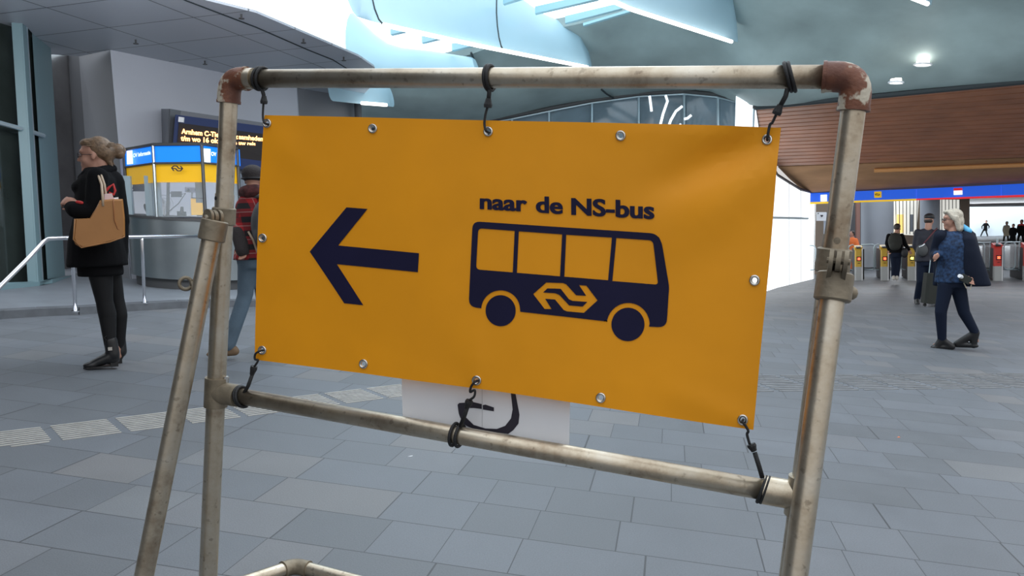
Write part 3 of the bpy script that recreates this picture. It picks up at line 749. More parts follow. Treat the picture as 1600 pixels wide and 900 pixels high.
dn = (dp(1, 0)-dp(0, 0)).cross(dp(0, 1)-dp(0, 0)).normalized()
def dmap(x, y):
    r = R_(x, y); c0 = dp(0, 0)+Vector((.3, -.95, 0))*.03
    return CAM+r*((c0-CAM).dot(dn)/r.dot(dn))
for s, a, b_, hh in (('Arnhem C-Tiel', (283.5, 208.5), (344, 214.5), 5.6), ('werkz', (347, 215), (372, 217), 5.2), ('aamheden', (373, 217), (411, 220.5), 5.2),
                     ('t/m wo 16 okt', (282.5, 219.5), (344, 224), 5.6), ('Plan', (350, 225), (370, 226.5), 5.2), ('uw reis.', (373, 226.5), (401, 228.5), 5.0)):
    text_px(s, a, b_, hh, hh, dmap, bold=.035).obj('led_lettering', 'amber', db)
# ---- kiosk
kzs = {'A': 11.0, 'B': 10.25, 'C': 10.15, 'D': 10.75}
kt = thing('information_kiosk', 'round steel information kiosk with blue and yellow lit header', 'kiosk', PF(290, 450))
def kcol(px, z): # plumb column at foot px (y=445)
    return lambda y, dz=0.: P(px-(445-y)*.055, y, z-dz)
kc = [kcol(205, 10.9), kcol(251, 10.15), kcol(327, 10.05), kcol(382, 10.9), kcol(330, 12.3), kcol(250, 12.3)]
def ky(i, frac):  # y at column i for header top(0)..foot(1) with perspective
    tops = [235, 227, 226, 233, 246, 246]; foots = [443, 449, 449, 440, 432, 432]
    return lerp(tops[i], foots[i], frac)
def kband(f0, f1, idx, mat, name, out=0., th=.04, parent=None):
    rws = [[kc[i](ky(i, f0), out) for i in idx], [kc[i](ky(i, f1), out) for i in idx]]
    return B().slab(rws, Vector((0, th, 0))).obj(name, mat, parent or kt)
kband(.0, .125, (0, 1, 2, 3), 'kioskblue', 'header_light', .03, .1)
kband(.125, .262, (0, 1, 2, 3), 'kioskyel', 'yellow_band', 0, .05)
kband(.255, .505, (0, 1, 2, 3), 'kglass', 'glass_screen', 0, .012)
# roof + frame posts
B().prism([kc[i](ky(i, 0)) for i in range(6)], GUP*.03).obj('roof', 'darkgrey', kt)
for i in (0, 1, 2, 3):
    B().tube([kc[i](ky(i, 0), .05), kc[i](ky(i, .505), .05)], .022, 8).obj('frame_post', 'darkgrey' if i != 1 else 'steel', kt)
B().tube([kc[i](ky(i, -.004), .06) for i in (0, 1, 2, 3)], .02, 6).obj('header_trim', 'darkgrey', kt)
B().tube([kc[i](ky(i, .127), .06) for i in (0, 1, 2, 3)], .015, 6).obj('header_trim', 'darkgrey', kt)
# drum
cen = (kc[0](445)+kc[3](445)+kc[1](445)+kc[2](445))/4; cen = Vector((cen.x, cen.y+.35, PH))
ctr = []
rad = (kc[2](445)-kc[1](445)).length*.98+.32
def ringpts(rr, z): return [Vector((cen.x+rr*math.cos(a)*1.0, cen.y+rr*.9*math.sin(a), z))+Vector((GUP.x, GUP.y, 0))*(z) for a in [2*PI*k/48 for k in range(48)]]
def drum(z0, z1, r0, r1, mat, name):
    a, c_ = ringpts(r0, z0), ringpts(r1, z1)
    b = B().add(a+c_, [(k, (k+1) % 48, 48+(k+1) % 48, 48+k) for k in range(48)]+[tuple(range(47, -1, -1)), tuple(range(48, 96))])
    return b.obj(name, mat, kt, smooth='auto')
RD = .81
drum(PH, PH+.13, RD-.06, RD-.06, 'darkgrey', 'plinth')
drum(PH+.13, PH+.88, RD, RD, 'steel', 'counter_drum')
drum(PH+.88, PH+.91, RD+.015, RD+.015, 'darkgrey', 'counter_edge')
# rear wall of the booth and contents
def kmap(z): return lambda x, y: P(x, y, z)
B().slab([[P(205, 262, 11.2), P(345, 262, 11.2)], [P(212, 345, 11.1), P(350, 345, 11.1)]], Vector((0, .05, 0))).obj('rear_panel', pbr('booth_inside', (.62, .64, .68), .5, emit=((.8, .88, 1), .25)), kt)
B().slab([[P(202, 283, 10.75), P(231, 283, 10.6)], [P(203, 299, 10.75), P(231, 299, 10.6)]], Vector((0, .03, 0))).obj('navy_sign', 'navy', kt)
text_px('2', (203.5, 297), (208, 297), 9, 9, lambda x, y: P(x, y, 10.55), bold=.02, ref='c').obj('numeral', 'whitem', kt)
for x, y0, y1, m_ in ((233, 275, 337, 'alu'), (246, 273, 338, 'alu'), (312, 272, 338, 'steel'), (201, 275, 337, 'alu')):
    B().box(P(x, (y0+y1)/2, 10.35), (.045, 0, 0), (0, .02, 0), GUP*((y1-y0)/2*10.35/F)).obj('screen_post', m_, kt)
# header lettering and emblems
B().slab([[P(199, 236, 10.72), P(207, 235, 10.6)], [P(199.5, 257, 10.72), P(208, 256, 10.6)]], Vector((0, -.02, 0))).obj('pictogram', 'white', kt)
text_px('OV Informatie', (208, 246), (235, 241), 4.4, 4.6, lambda x, y: P(x, y, lerp(10.6, 10.1, (x-205)/35)), bold=.03).obj('header_lettering', 'white', kt)
B().slab([[P(318, 232, 10.02), P(329, 233, 10.15)], [P(318.5, 253, 10.02), P(329, 254, 10.15)]], Vector((0, -.02, 0))).obj('pictogram', 'white', kt)
text_px('OV Informatie', (330, 243), (362, 247), 4.4, 4.0, lambda x, y: P(x, y, lerp(9.95, 10.5, (x-318)/50)), bold=.03).obj('header_lettering', 'white', kt)
# NS mark, traced once in its own 0..100 x 0..48 box
def ns_mark(): 
    up = [(0, 20), (19, 0), (42, 0), (48, 3), (66, 22), (84, 22), (70, 2), (82, 2), (100, 26), (82, 48), (56, 48), (50, 45), (32, 26), (14, 26)]
    return up
NSM_OUT = [(0, 19), (20, 0), (46, 0), (53, 3.5), (66, 19.5), (83, 19.5), (71, 4), (82, 4), (100, 24.5), (79, 46), (54, 46), (47, 42.5), (34, 27.5), (18, 27.5), (29, 43), (18, 43)]
NSM_H1 = [(14, 19), (36, 19), (43, 22.5), (56, 38.5), (74, 38.5), (83, 27.5), (64, 27.5), (57, 24), (43, 8), (24, 8)]
for (x0, y0, x1, y1) in ((268, 289, 269, 289),):
    pass
def mark(map2, parent, mat, step=None, name='emblem'):
    o = planar([NSM_OUT, NSM_H1], map2, step); return o.obj(name, mat, parent)
mark(lambda u, v: P(267+u*.195, 258.5+v*.20, 10.0), kt, 'ink')
# contents of the booth (things of their own)
q0 = P(266, 338, 10.75)
t = thing('desk_fan', 'white desk fan standing behind the kiosk glass', 'fan', q0)
cf = P(256, 320, 10.75)
b = B()
for rr in (.13, .09, .05):
    b.tube([cf+Vector((math.cos(a)*rr*.8, .05*math.cos(a), math.sin(a)*rr)) for a in [2*PI*k/20 for k in range(20)]], .004, 5, closed=True)
b.obj('cage', 'whitem', t); B().tube([cf-GUP*.02, cf-GUP*.17], .012, 8).obj('stand', 'whitem', t)
b = B()
for k in range(4):
    a = k*PI/2+.4; b.ell(cf+Vector((math.cos(a)*.05, .02, math.sin(a)*.05)), (Vector((math.cos(a)*.045, 0, math.sin(a)*.045)), Vector((0, .004, 0)), Vector((-math.sin(a)*.022, .006, math.cos(a)*.022))), 8, 6)
b.obj('blades', 'whitem', t)
t = thing('monitor_arm', 'thin jointed monitor arm behind the kiosk glass', 'monitor arm', P(262, 338, 10.7))
B().tube([P(262, 338, 10.7), P(263, 285, 10.7)], .022, 8).obj('pole', 'darkgrey', t)
B().tube([P(263, 300, 10.7), P(275, 306, 10.65), P(290, 302, 10.6), P(279, 318, 10.6), P(262, 332, 10.65)], .006, 6).obj('arm', 'darkgrey', t)
B().slab([[P(267, 299, 10.6), P(283, 299, 10.6)], [P(267, 308, 10.6), P(283, 308, 10.6)]], Vector((0, .03, 0))).obj('keyboard_tray', 'boxgrey', t)
t = thing('counter_phone', 'small black device standing on the kiosk counter', 'telephone', P(284, 338, 10.35))
B().box(P(284, 334, 10.35), (.05, 0, 0), (0, .03, 0), GUP*.03).obj('base', 'black', t); B().tube([P(284, 333, 10.33), P(284.5, 323, 10.33)], [.026, .018], 8).obj('handset', 'black', t)
t = thing('office_chair', 'black office chair back seen through the kiosk glass', 'chair', P(234, 350, 10.6))
b = B().ell(P(234, 332, 10.55), (Vector((.075, 0, -.05)), Vector((0, .03, 0)), GUP*.10+Vector((-.03, 0, 0)))); b.obj('backrest', 'black', t, smooth=True)
b = B().tube([P(237, 343, 10.55), P(238, 360, 10.6)], .02, 8).obj('stem', 'black', t)
t = thing('yellow_notice', 'yellow notice sheet standing on the kiosk counter', 'notice', P(307, 337, 10.3))
B().slab([[P(298, 310, 10.35), P(316, 310, 10.35)], [P(299, 336, 10.3), P(317, 336, 10.3)]], Vector((0, .01, 0))).obj('sheet', 'kioskyel', t)
B().box(P(308, 309.5, 10.33), (.075, 0, 0), (0, .006, 0), GUP*.006).obj('top_edge', 'darkgrey', t)
t = thing('desk_camera', 'pale desk camera head with two dark lenses in the kiosk', 'camera', P(300, 318, 10.7))
B().bevbox(P(302, 297, 10.7), (.10, 0, 0), (0, .05, 0), GUP*.035, .02).obj('housing', 'whitem', t)
for x in (294, 307): B().ell(P(x, 297, 10.63), ((.022, 0, 0), (0, .02, 0), (0, 0, .022)), 10, 6).obj('lens', 'black', t, smooth=True)
B().tube([P(300, 300, 10.72), P(299, 338, 10.72)], .012, 6).obj('stalk', 'whitem', t)
# ---- blue sign over the gates
bs = thing('gate_sign_beam', 'long blue sign beam over the ticket gates with yellow and red edges', 'sign', P(1430, 312, 21.5))
def sb(x0, y0, z0, x1, y1, z1, h0, h1, mat, name, out=0, th=.12):
    return B().slab([[P(x0, y0, z0-out), P(x1, y1, z1-out)], [P(x0, y0+h0, z0-out), P(x1, y1+h1, z1-out)]], Vector((.04, th, 0))).obj(name, mat, bs)
za, zb_, zc_ = 22.9, 21.6, 20.0
sb(1262, 302, za, 1431.5, 295, zb_, 14, 15.3, 'signblue', 'blue_panel'); sb(1432.5, 295, zb_, 1564, 288.6, 20.7, 15.5, 17, 'signblue', 'blue_panel'); sb(1565, 288.5, 20.7, 1690, 282, 19.8, 17, 19, 'signblue', 'blue_panel')
sb(1262, 316, za, 1431.5, 310.5, zb_, 3, 2.6, 'signyel', 'yellow_edge', .02); sb(1432.5, 310.5, zb_, 1690, 301, 19.8, 2.2, 4, 'signred', 'red_edge', .02)
sb(1282, 304.5, 22.7, 1292, 304, 22.7, 10, 10.5, 'white', 'white_pictogram', .05, .03)
sb(1366, 299.5, 22.0, 1376, 299, 22.0, 9.5, 9.5, 'signyel', 'yellow_emblem_plate', .05, .03)
mark(lambda u, v: P(1367+u*.08, 302+v*.085, 21.9), bs, 'ink')
sb(1490, 294, 21.05, 1502.5, 293.5, 21.05, 4, 4, 'signred', 'red_pictogram', .05, .03); sb(1490, 298, 21.05, 1502.5, 297.5, 21.05, 6.5, 6.5, 'white', 'white_pictogram', .05, .03)
B().tube([P(1242, 289, 22.4), P(1242, 304, 22.4), P(1262, 304, 22.8)], .045, 6).obj('bracket', 'navy', bs)
# AED plate
t = thing('wall_notice', 'small white square notice with black heart on the brown wall', 'notice', P(1283, 345, 24.6))
B().slab([[P(1276, 331.5, 24.7), P(1291, 331.5, 24.7)], [P(1276, 345, 24.7), P(1291, 345, 24.7)]], Vector((0, .03, 0))).obj('plate', 'whitem', t)
hp = [(1284+2.2*(16*math.sin(a)**3)/16, 337.3-2.2*(13*math.cos(a)-5*math.cos(2*a)-2*math.cos(3*a)-math.cos(4*a))/16) for a in [2*PI*k/24 for k in range(24)]]
planar([hp], lambda x, y: P(x, y, 24.65)).obj('heart_symbol', 'ink', t)
planar([[(1277.5, 332.5), (1280, 333), (1278, 335)]], lambda x, y: P(x, y, 24.65)).obj('corner_symbol', 'ink', t)
# ---- ticket gates
gates = [(1249, 434.5, 'left'), (1342, 436.5, 'y'), (1382.5, 437, 'y'), (1425, 437.5, 'ya'), (1512, 439, 'r'), (1560, 440, 'r'), (1607, 441, 'r')]
glab = {1249: 'end ticket gate with grey cabinet beside the frosted wall', 1342: 'yellow ticket gate with red cross, just right of the right post', 1382: 'yellow ticket gate with red cross, left of the man with backpack',
        1425: 'yellow ticket gate showing a yellow arrow by the cap wearer', 1512: 'ticket gate half hidden right of the pale-haired woman', 1560: 'red ticket gate with red cross standing in the open at right', 1607: 'ticket gate cut by the right edge of the photo'}
gx0, gz0, gx1, gz1 = 1240, 22.8, 1545, 20.5
for gxp, gyp, kind in gates:
    z = lerp(gz0, gz1, (gxp-gx0)/(gx1-gx0))
    base = FH(gxp, gyp, z)
    yv = Vector((.30, .95, 0)); yv = (yv-yv.dot(GUP)*GUP).normalized(); xv = yv.cross(GUP).normalized()
    Mg = Matrix((xv, yv, GUP)).transposed().to_4x4(); Mg.translation = base
    t = thing('ticket_gate', glab[int(gxp)], 'ticket gate', Mg, 'row of ticket gates')
    X = Vector((1, 0, 0)); Y = Vector((0, 1, 0)); Z = Vector((0, 0, 1))
    fm = {'left': 'ltgrey', 'y': 'gateyel', 'ya': 'gateyel', 'r': 'gatered'}[kind]
    B().bevbox((0, .09, .19), X*.095, Y*.09, Z*.19, .02).obj('pedestal', 'ltgrey', t, local=True)
    B().bevbox((-.012, .075, .61), X*.082, Y*.075, Z*.23, .02).obj('front_panel', fm, t, local=True)
    B().bevbox((.088, .075, .44), X*.012, Y*.08, Z*.44, .005).obj('side_trim', 'whitem', t, local=True)
    B().prism([Vector((-.1, 0, .84)), Vector((-.1, .30, .84)), Vector((-.1, .30, .97)), Vector((-.1, .05, .92))], X*.2).obj('card_reader', fm, t, local=True)
    B().prism([Vector((-.065, .0, .885)), Vector((-.065, .05, .925)), Vector((-.065, .16, .945)), Vector((-.065, .1, .90))], X*.12).obj('reader_window', 'black', t, local=True)
    B().box((0.0, -.002, .60), X*.055, Y*.012, Z*.06).obj('signal_panel', 'black', t, local=True)
    if kind != 'left':
        b = B(); y_ = -.018
        if kind == 'ya': b.box((0, y_, .60), (X+Z)*.012, Y*.005, (Z-X)*.028); b.box((-.012, y_, .585), X*.026, Y*.005, Z*.012); b.box((-.025, y_, .60), X*.012, Y*.005, Z*.026); b.box((.01, y_, .61), (X+Z)*.022, Y*.005, (Z-X)*.010)
        else: b.box((0, y_, .60), (X+Z)*.028, Y*.005, (Z-X)*.010); b.box((0, y_, .60), (X+Z)*.010, Y*.005, (Z-X)*.028)
        b.obj('signal', 'yelled' if kind == 'ya' else 'redled', t, local=True)
        B().box((0, -.004, .48), X*.03, Y*.006, Z*.008).obj('print_line', 'black', t, local=True)
    B().bevbox((.06, .85, .44), X*.10, Y*.66, Z*.42, .03).obj('cabinet', 'darkgrey' if kind != 'left' else 'darkgrey', t, local=True)
    if kind == 'left': B().bevbox((-.02, .02, .42), X*.09, Y*.05, Z*.42, .02).obj('front_cover', 'ltgrey', t, local=True)
    for sx in (-1, 1):
        if kind in ('y', 'ya', 'left') and sx == -1: ww = .13
        else: ww = .36
        x0 = sx*.10; x1 = sx*(.10+ww); pts = []
        for (cx_, cz_, a0) in ((x1-sx*.08, .90, 0), (x1-sx*.08, .36, 0)):
            pass
        loop = [(x0, .98), (x1-sx*.08, .98), (x1-sx*.02, .95), (x1, .88), (x1, .38), (x1-sx*.02, .31), (x1-sx*.08, .28), (x0, .28)]
        pts = [Vector((a, .35, c_)) for a, c_ in loop]
        B().tube(pts, .017, 8).obj('barrier_loop', 'alu', t, local=True, smooth=True)
        if ww > .2:
            B().tube([Vector((x0+sx*.02, .35, .98)), Vector((x0+sx*.02, .35, .24))], .014, 8).obj('barrier_hinge', 'alu', t, local=True, smooth=True)
            B().box(((x0+x1)/2, .35, .63), X*(ww/2-.03), Y*.004, Z*.30).obj('barrier_glass', 'kglass', t, local=True)
    if kind == 'r': B().tube([Vector((.01, .2, .93)), Vector((.01, .2, 1.08))], .03, 8).obj('sensor_post', 'alu', t, local=True)
# ================================================================== THE SIGN FRAME
Lc = Vector(((359-800)/F, (123-450)/F, 1))*2.15; Rc = Vector(((1340-800)/F, (120-450)/F, 1))*1.58
Dn = Vector((-.085, .990, .115)).normalized()
LW, RW_ = CAM+c2w(Lc), CAM+c2w(Rc); DN = c2w(Dn); RD_ = (RW_-LW).normalized(); FN = RD_.cross(DN).normalized()
if FN.dot(CAM-LW) < 0: FN = -FN
DL = DN
def down(p, s): return p+DN*s
def to_floor(p, d, r=0): return p+d*((r-p.z)/d.z)
fr = thing('sign_frame', 'galvanised tubular steel A-frame carrying the yellow banner', 'sign frame', Vector((to_floor(LW, DN).x, to_floor(LW, DN).y, 0)))
rt = .0238
B().tube([LW+RD_*.05, lerp(LW, RW_, .5), RW_-RD_*.05], rt, 28).obj('top_rail', 'galv', fr, smooth=True)
def sleeve(p, sA, sB, r, name='post'): 
    return B().tube([down(p, sA), down(p, (sA+sB)/2), down(p, sB)], r, 28).obj(name, 'galv', fr, smooth='auto')
LF, RF = to_floor(LW, DN, .01), to_floor(RW_, DN, .01)
lfl, rfl = (LF-LW).length, (RF-RW_).length
sleeve(LW, .05, .34, rt, 'post'); sleeve(RW_, .05, .34, rt, 'post')
sleeve(LW, .31, lfl, rt+.0018, 'lower_post'); sleeve(RW_, .315, rfl, rt+.0018, 'lower_post')
def elbow(c, a, b_, la, lb, r, mat, R=.040, name='elbow'):
    pts = [c+a*la]
    for k in range(9):
        t = k/8; pts.append(c+a*R*(1-t)**2+b_*R*t*t)
    pts.append(c+b_*lb)
    bb = B().tube(pts, r, 28)
    for d, l in ((a, la), (b_, lb)):
        bb.tube([c+d*(l-.004), c+d*(l+.003)], r+.0015, 28)
    return bb.obj(name, mat, fr, smooth='auto')
elbow(LW, RD_, DN, .056, .062, .0305, 'rust'); elbow(RW_, -RD_, DN, .062, .064, .0305, 'rust')
B().tube([LW+RD_*.056, LW+RD_*.082], rt+.004, 28).obj('rail_sleeve', 'galv', fr, smooth='auto')
# lower rail with tees
sr = .868; LT, RT = down(LW, sr), down(RW_, sr)
B().tube([LT+RD_*.03, lerp(LT, RT, .5), RT-RD_*.03], rt-.0012, 28).obj('lower_rail', 'galv', fr, smooth=True)
for T, d in ((LT, RD_), (RT, -RD_)):
    bb = B().tube([T-DN*.042, T+DN*.042], rt+.0085, 28); bb.tube([T, T+d*.078], rt+.007, 28); bb.obj('tee_fitting', 'clamp' if d == RD_ else 'galv', fr, smooth='auto')
B().tube([LT+RD_*.026-DN*.03-FN*.005, LT+RD_*.026-DN*.048-FN*.005], .008, 8).obj('set_screw', 'chrome', fr)
# struts
def CW(px, py, z): return P(px, py, z)
S1a, S1b = CW(329, 380, 2.12), CW(227, 890, 2.15)
S2a, S2b = CW(1300, 470, 1.58), CW(1249, 846, 1.545)
d1 = (S1b-S1a).normalized(); d2 = (S2b-S2a).normalized()
S1f, S2f = to_floor(S1a, d1, .01), to_floor(S2a, d2, .01)
B().tube([S1a-d1*.02, lerp(S1a, S1f, .5), S1f], rt+.0015, 28).obj('strut', 'galv', fr, smooth='auto')
B().tube([S2a-d2*.02, lerp(S2a, S2f, .5), S2f], rt+.0005, 28).obj('strut', 'galv', fr, smooth='auto')
# hinge clamps
def collar(c, d, r, h, name='hinge_collar', mat='clamp'):
    return B().tube([c-d*h/2, c-d*(h/2-.003), c+d*(h/2-.003), c+d*h/2], [r-.003, r, r, r-.003], 28).obj(name, mat, fr, smooth='auto')
# left: collar on the post at y 324-352, collar on strut at y 350-382
def post_s(top, py):
    lo, hi = 0, 1.6
    for _ in range(40):
        m_ = (lo+hi)/2; v = down(top, m_)-CAM; yy = 450+F*v.dot(cy)/v.dot(cz)
        if yy < py: lo = m_
        else: hi = m_
    return lo
pcL = down(LW, post_s(LW, 338)); collar(pcL, DN, .032, .048)
scL = CW(325, 366, 2.10); collar(S1a-d1*.035, d1, .035, .056)
kn = CW(332, 340, 2.11)
def ear(c, ax, r, th, mat='clamp', name='hinge_ear', tail=None):
    b = B().tube([c-ax*th/2, c+ax*th/2], r, 20)
    if tail: 
        dd = (tail-c); sd = ax.cross(dd).normalized()
        b.prism([c-ax*th/2+sd*r, c-ax*th/2-sd*r, tail-ax*th/2-sd*r*.95, tail-ax*th/2+sd*r*.95], ax*th)
    return b.obj(name, mat, fr, smooth='auto')
axL = (CAM-kn).normalized()*.75-RD_*.66; axL.normalize()
for o_ in (-.016, .012): ear(kn+axL*o_, axL, .022, .008, tail=S1a-d1*.045+axL*o_)
ear(kn-axL*.002, axL, .020, .010, tail=pcL)
B().tube([kn-axL*.024, kn+axL*.021], .006, 8).obj('hinge_pin', 'rust', fr)
B().tube([down(LW, post_s(LW, 311))+axL*.019-RD_*.002, down(LW, post_s(LW, 311))+axL*.0258-RD_*.002], .0055, 10).obj('pin_hole', 'black', fr)
# right: collar on post (y 390-425) with ears, big strut collar (y 425-465)
pcR = down(RW_, post_s(RW_, 407)); collar(pcR, DN, .034, .05)
collar(S2a-d2*.028, d2, .0355, .056)
knR = CW(1310, 408, 1.545); vR = (CAM-knR).normalized(); axR = vR.cross(DN).normalized()
for o_ in (-.0135, .0135): ear(knR+axR*o_, axR, .022, .008, tail=S2a-d2*.045+axR*o_)
ear(knR, axR, .020, .009, tail=pcR)
B().tube([knR-axR*.021, knR+axR*.021], .006, 8).obj('hinge_pin', 'clamp', fr)
ph_ = down(RW_, post_s(RW_, 376)); vv = (CAM-ph_).normalized()
B().tube([ph_+vv*.018+axR*.002, ph_+vv*.0262+axR*.002], .0068, 14).obj('locking_button', 'clamp', fr)
B().ell(CW(1331, 458, 1.60), (axR*.012, DN*.014, vR*.012), 10, 8).obj('set_screw', 'clamp', fr, smooth=True)
# eye bolt on the left strut
ec = CW(290, 443, 2.12); eax = (CAM-ec).normalized(); e1 = RD_.cross(eax).cross(eax).normalized(); e2 = e1.cross(eax)
B().tube([ec+(e1*math.cos(a)+e2*math.sin(a))*.0155 for a in [2*PI*k/20 for k in range(20)]], .0052, 8, closed=True).obj('eye_bolt', 'clamp', fr, smooth=True)
B().tube([ec+e1*.0-DN*0+(CW(298, 443, 2.12)-ec), CW(312, 444, 2.14)], .007, 8).obj('bolt_shank', 'clamp', fr, smooth=True)
B().ell(CW(323, 468, 2.15), (RD_*.008, DN*.008, FN*.008), 8, 6).obj('bolt_end', 'rust', fr, smooth=True)
# floor rails at the rear
rb = .028
E0 = FL(461, 884, rb)
def onf(px, py): return FL(px, py, rb)
g1 = onf(560, 907); dr = (g1-E0).normalized()
dr = Vector((RD_.x, RD_.y, 0)).normalized()
E1 = E0+dr*1.55
dl = (onf(404, 903)-E0).normalized(); L1 = E0+dl*.52
B().tube([E0+dr*.03, E1], rt+.001, 20).obj('rear_floor_rail', 'galv', fr, smooth='auto')
B().tube([E0+dl*.03, L1], rt+.001, 20).obj('side_floor_rail', 'galv', fr, smooth='auto')
lf2 = Vector((LF.x, LF.y, rb)); rf2 = Vector((RF.x, RF.y, rb))
B().tube([L1, lf2], rt+.001, 20).obj('side_floor_rail', 'galv', fr, smooth='auto'); B().tube([E1, rf2], rt+.001, 20).obj('side_floor_rail', 'galv', fr, smooth='auto')
elbow(E0, dr, dl, .055, .05, .0285, 'clamp', R=.035, name='floor_elbow')
for q, d in ((lf2, DN), (rf2, DN), (S1f, d1), (S2f, d2)):
    B().tube([Vector((q.x, q.y, .0))-d*.05*0, Vector((q.x, q.y, 0))-d*.045], .031, 16).obj('foot_cap', 'rubber', fr)
# ---- banner
bn_n = FN
def disp(x, y):
    # slack cloth: shallow waves plus a crease running in from the top right corner
    u, v = (x-400)/820, (y-180)/480
    z = .006*math.sin(u*5.2+.6)*math.sin(v*3.0)+.0025*math.sin(u*13+v*5)
    def crease(x0, y0, x1, y1, w_, amp):
        dx, dy = x1-x0, y1-y0; L2 = dx*dx+dy*dy; t = ((x-x0)*dx+(y-y0)*dy)/L2; 
        pd = ((x-x0)*dy-(y-y0)*dx)/math.sqrt(L2)
        f = max(0, 1-abs(t-.35)/.75); f = f*f*(3-2*f)
        return amp*f*math.exp(-(pd/w_)**2)
    z += crease(1215, 205, 985, 315, 30, -.024)+crease(1215, 235, 1020, 420, 40, .013)+crease(1190, 205, 900, 205, 16, .003)
    z += crease(1175, 660, 1010, 600, 20, .003)+crease(745, 592, 740, 500, 20, .003)+crease(410, 195, 520, 290, 24, .003)
    return z
def bmap(off=0):
    def f(x, y):
        r = R_(x, y); q = CAM+r*((LW-CAM).dot(bn_n)/r.dot(bn_n)); return q+bn_n*(disp(x, y)+off)
    return f
eyes = [(419, 193), (583, 201), (763, 205.5), (970, 212), (1198, 217.5), (413, 372), (1179, 438), (410.5, 547), (570, 568), (745.5, 594), (939, 621.5), (1160.5, 656)]
def er(x): return lerp(3.4, 4.6, (x-400)/800)
edge = []
cs = [(414, 180), (600, 184), (800, 189), (1000, 193), (1120, 195.5), (1220, 199), (1215, 250), (1203, 400), (1190, 530), (1177, 672), (1100, 661), (940, 636), (745, 607), (570, 583), (398, 562), (401, 470), (407, 300)]
for i in range(len(cs)):
    a, c_ = cs[i], cs[(i+1) % len(cs)]; k = max(1, int(math.hypot(c_[0]-a[0], c_[1]-a[1])/28))
    edge += [(lerp(a[0], c_[0], t/k), lerp(a[1], c_[1], t/k)) for t in range(k)]
holes = [[(x+er(x)*math.cos(2*PI*k/12), y+er(x)*1.05*math.sin(2*PI*k/12)) for k in range(12)] for x, y in eyes]
mbot = bmap(0)(745, 606)
bt = thing('banner', 'yellow vinyl banner reading naar de NS-bus with a navy arrow and bus', 'banner', mbot)
sh_ = planar([edge]+holes, bmap(0), 14); s2_ = planar([edge]+holes, bmap(-.0012), 14); sh_.add(s2_.v, s2_.f)
sh_.obj('sheet', 'banner', bt, smooth=True)
OFF = .0016
arrow = [(486, 393), (543, 324), (575.5, 326.5), (530, 383.5), (656.5, 395.5), (655, 425), (528, 412.5), (569.5, 476.5), (539.5, 473.5)]
planar([arrow], bmap(OFF), 14).obj('printed_arrow', 'print', bt, smooth=True)
K = 3.3325
def cr_(L): return [(680+x/K, 280+y/K) for x, y in L]
def rnd(L, rads, k=5):
    "round polygon corners"
    out = []; m_ = len(L)
    for i in range(m_):
        p = Vector(L[i]); a = Vector(L[i-1]); c_ = Vector(L[(i+1) % m_]); r = rads[i]
        if r <= 0: out.append((p.x, p.y)); continue
        da = (a-p).normalized()*r; dc = (c_-p).normalized()*r
        for t in range(k+1):
            t /= k; q = (p+da)*(1-t)**2+p*2*t*(1-t)+(p+dc)*t*t; out.append((q.x, q.y))
    return out
body = [(200, 219), (1150, 283), (1178, 325), (1217, 560), (1214, 600), (1204, 772), (1112, 768)]
body_r = [38, 34, 30, 20, 20, 44, 0]
wa2 = [(1003+113*math.cos(math.radians(a)), 760+115*math.sin(math.radians(a))) for a in range(-4, -176, -9)]   # right arch
body2 = body+wa2+[(893, 742), (443, 690)]
wa1 = [(343+99*math.cos(math.radians(a)), 677+99*math.sin(math.radians(a))) for a in range(-4, -176, -9)]
bodyf = body2+wa1+[(246, 671), (180, 662)]
rr_ = body_r+[0]*len(wa2)+[0, 0]+[0]*len(wa1)+[0, 40]
win = [rnd([(229, 255), (417, 269), (406, 485), (218, 469)], [22, 0, 0, 22]), rnd([(438, 271), (660, 287), (648, 506), (427, 487)], [0]*4),
       rnd([(681, 289), (917, 304), (897, 527), (670, 508)], [0]*4), rnd([(940, 306), (1132, 319), (1159, 550), (919, 531)], [0, 24, 18, 0])]
NSp = [(510, 598), (577, 538), (664, 541), (680, 548), (731, 605), (783, 608), (746, 552), (784, 555), (842, 632), (771, 697), (683, 689), (666, 681), (622, 627), (571, 623), (604, 677), (568, 676)]
NSh = [(560, 590), (622, 594), (643, 602), (695, 658), (765, 664), (789, 640), (712, 634), (694, 626), (651, 571), (583, 569)]
planar([cr_(rnd(bodyf, rr_))]+[cr_(x) for x in win]+[cr_(NSp)], bmap(OFF), 14).obj('printed_bus', 'print', bt, smooth=True)
planar([cr_(NSh)], bmap(OFF), 14).obj('printed_emblem', 'print', bt, smooth=True)
for c_, rx, ry in (((343, 684), 77, 81), ((1002, 757), 86.5, 87)):
    planar([cr_([(c_[0]+rx*math.cos(2*PI*k/40), c_[1]+ry*math.sin(2*PI*k/40)) for k in range(40)])], bmap(OFF), 14).obj('printed_wheel', 'print', bt, smooth=True)
for s, a, b_, h0, h1 in (('naar', (751, 325.8), (824.5, 330.2), 17.6, 18.6), ('de', (838, 331.2), (879.5, 333.9), 18.6, 19), ('NS-bus', (892.5, 334.8), (1021.5, 341.6), 19.0, 20.4)):
    tb = B()
    for kx, (sx, of) in enumerate(((0, 0), (-.75, .00015), (.75, .0003))):
        g_ = text_px(s, (a[0]+.6+sx, a[1]), (b_[0]-.6+sx, b_[1]), h0, h1, bmap(OFF+of), bold=.022, step=14); tb.add(g_.v, g_.f)
    tb.obj('printed_lettering', 'print', bt)
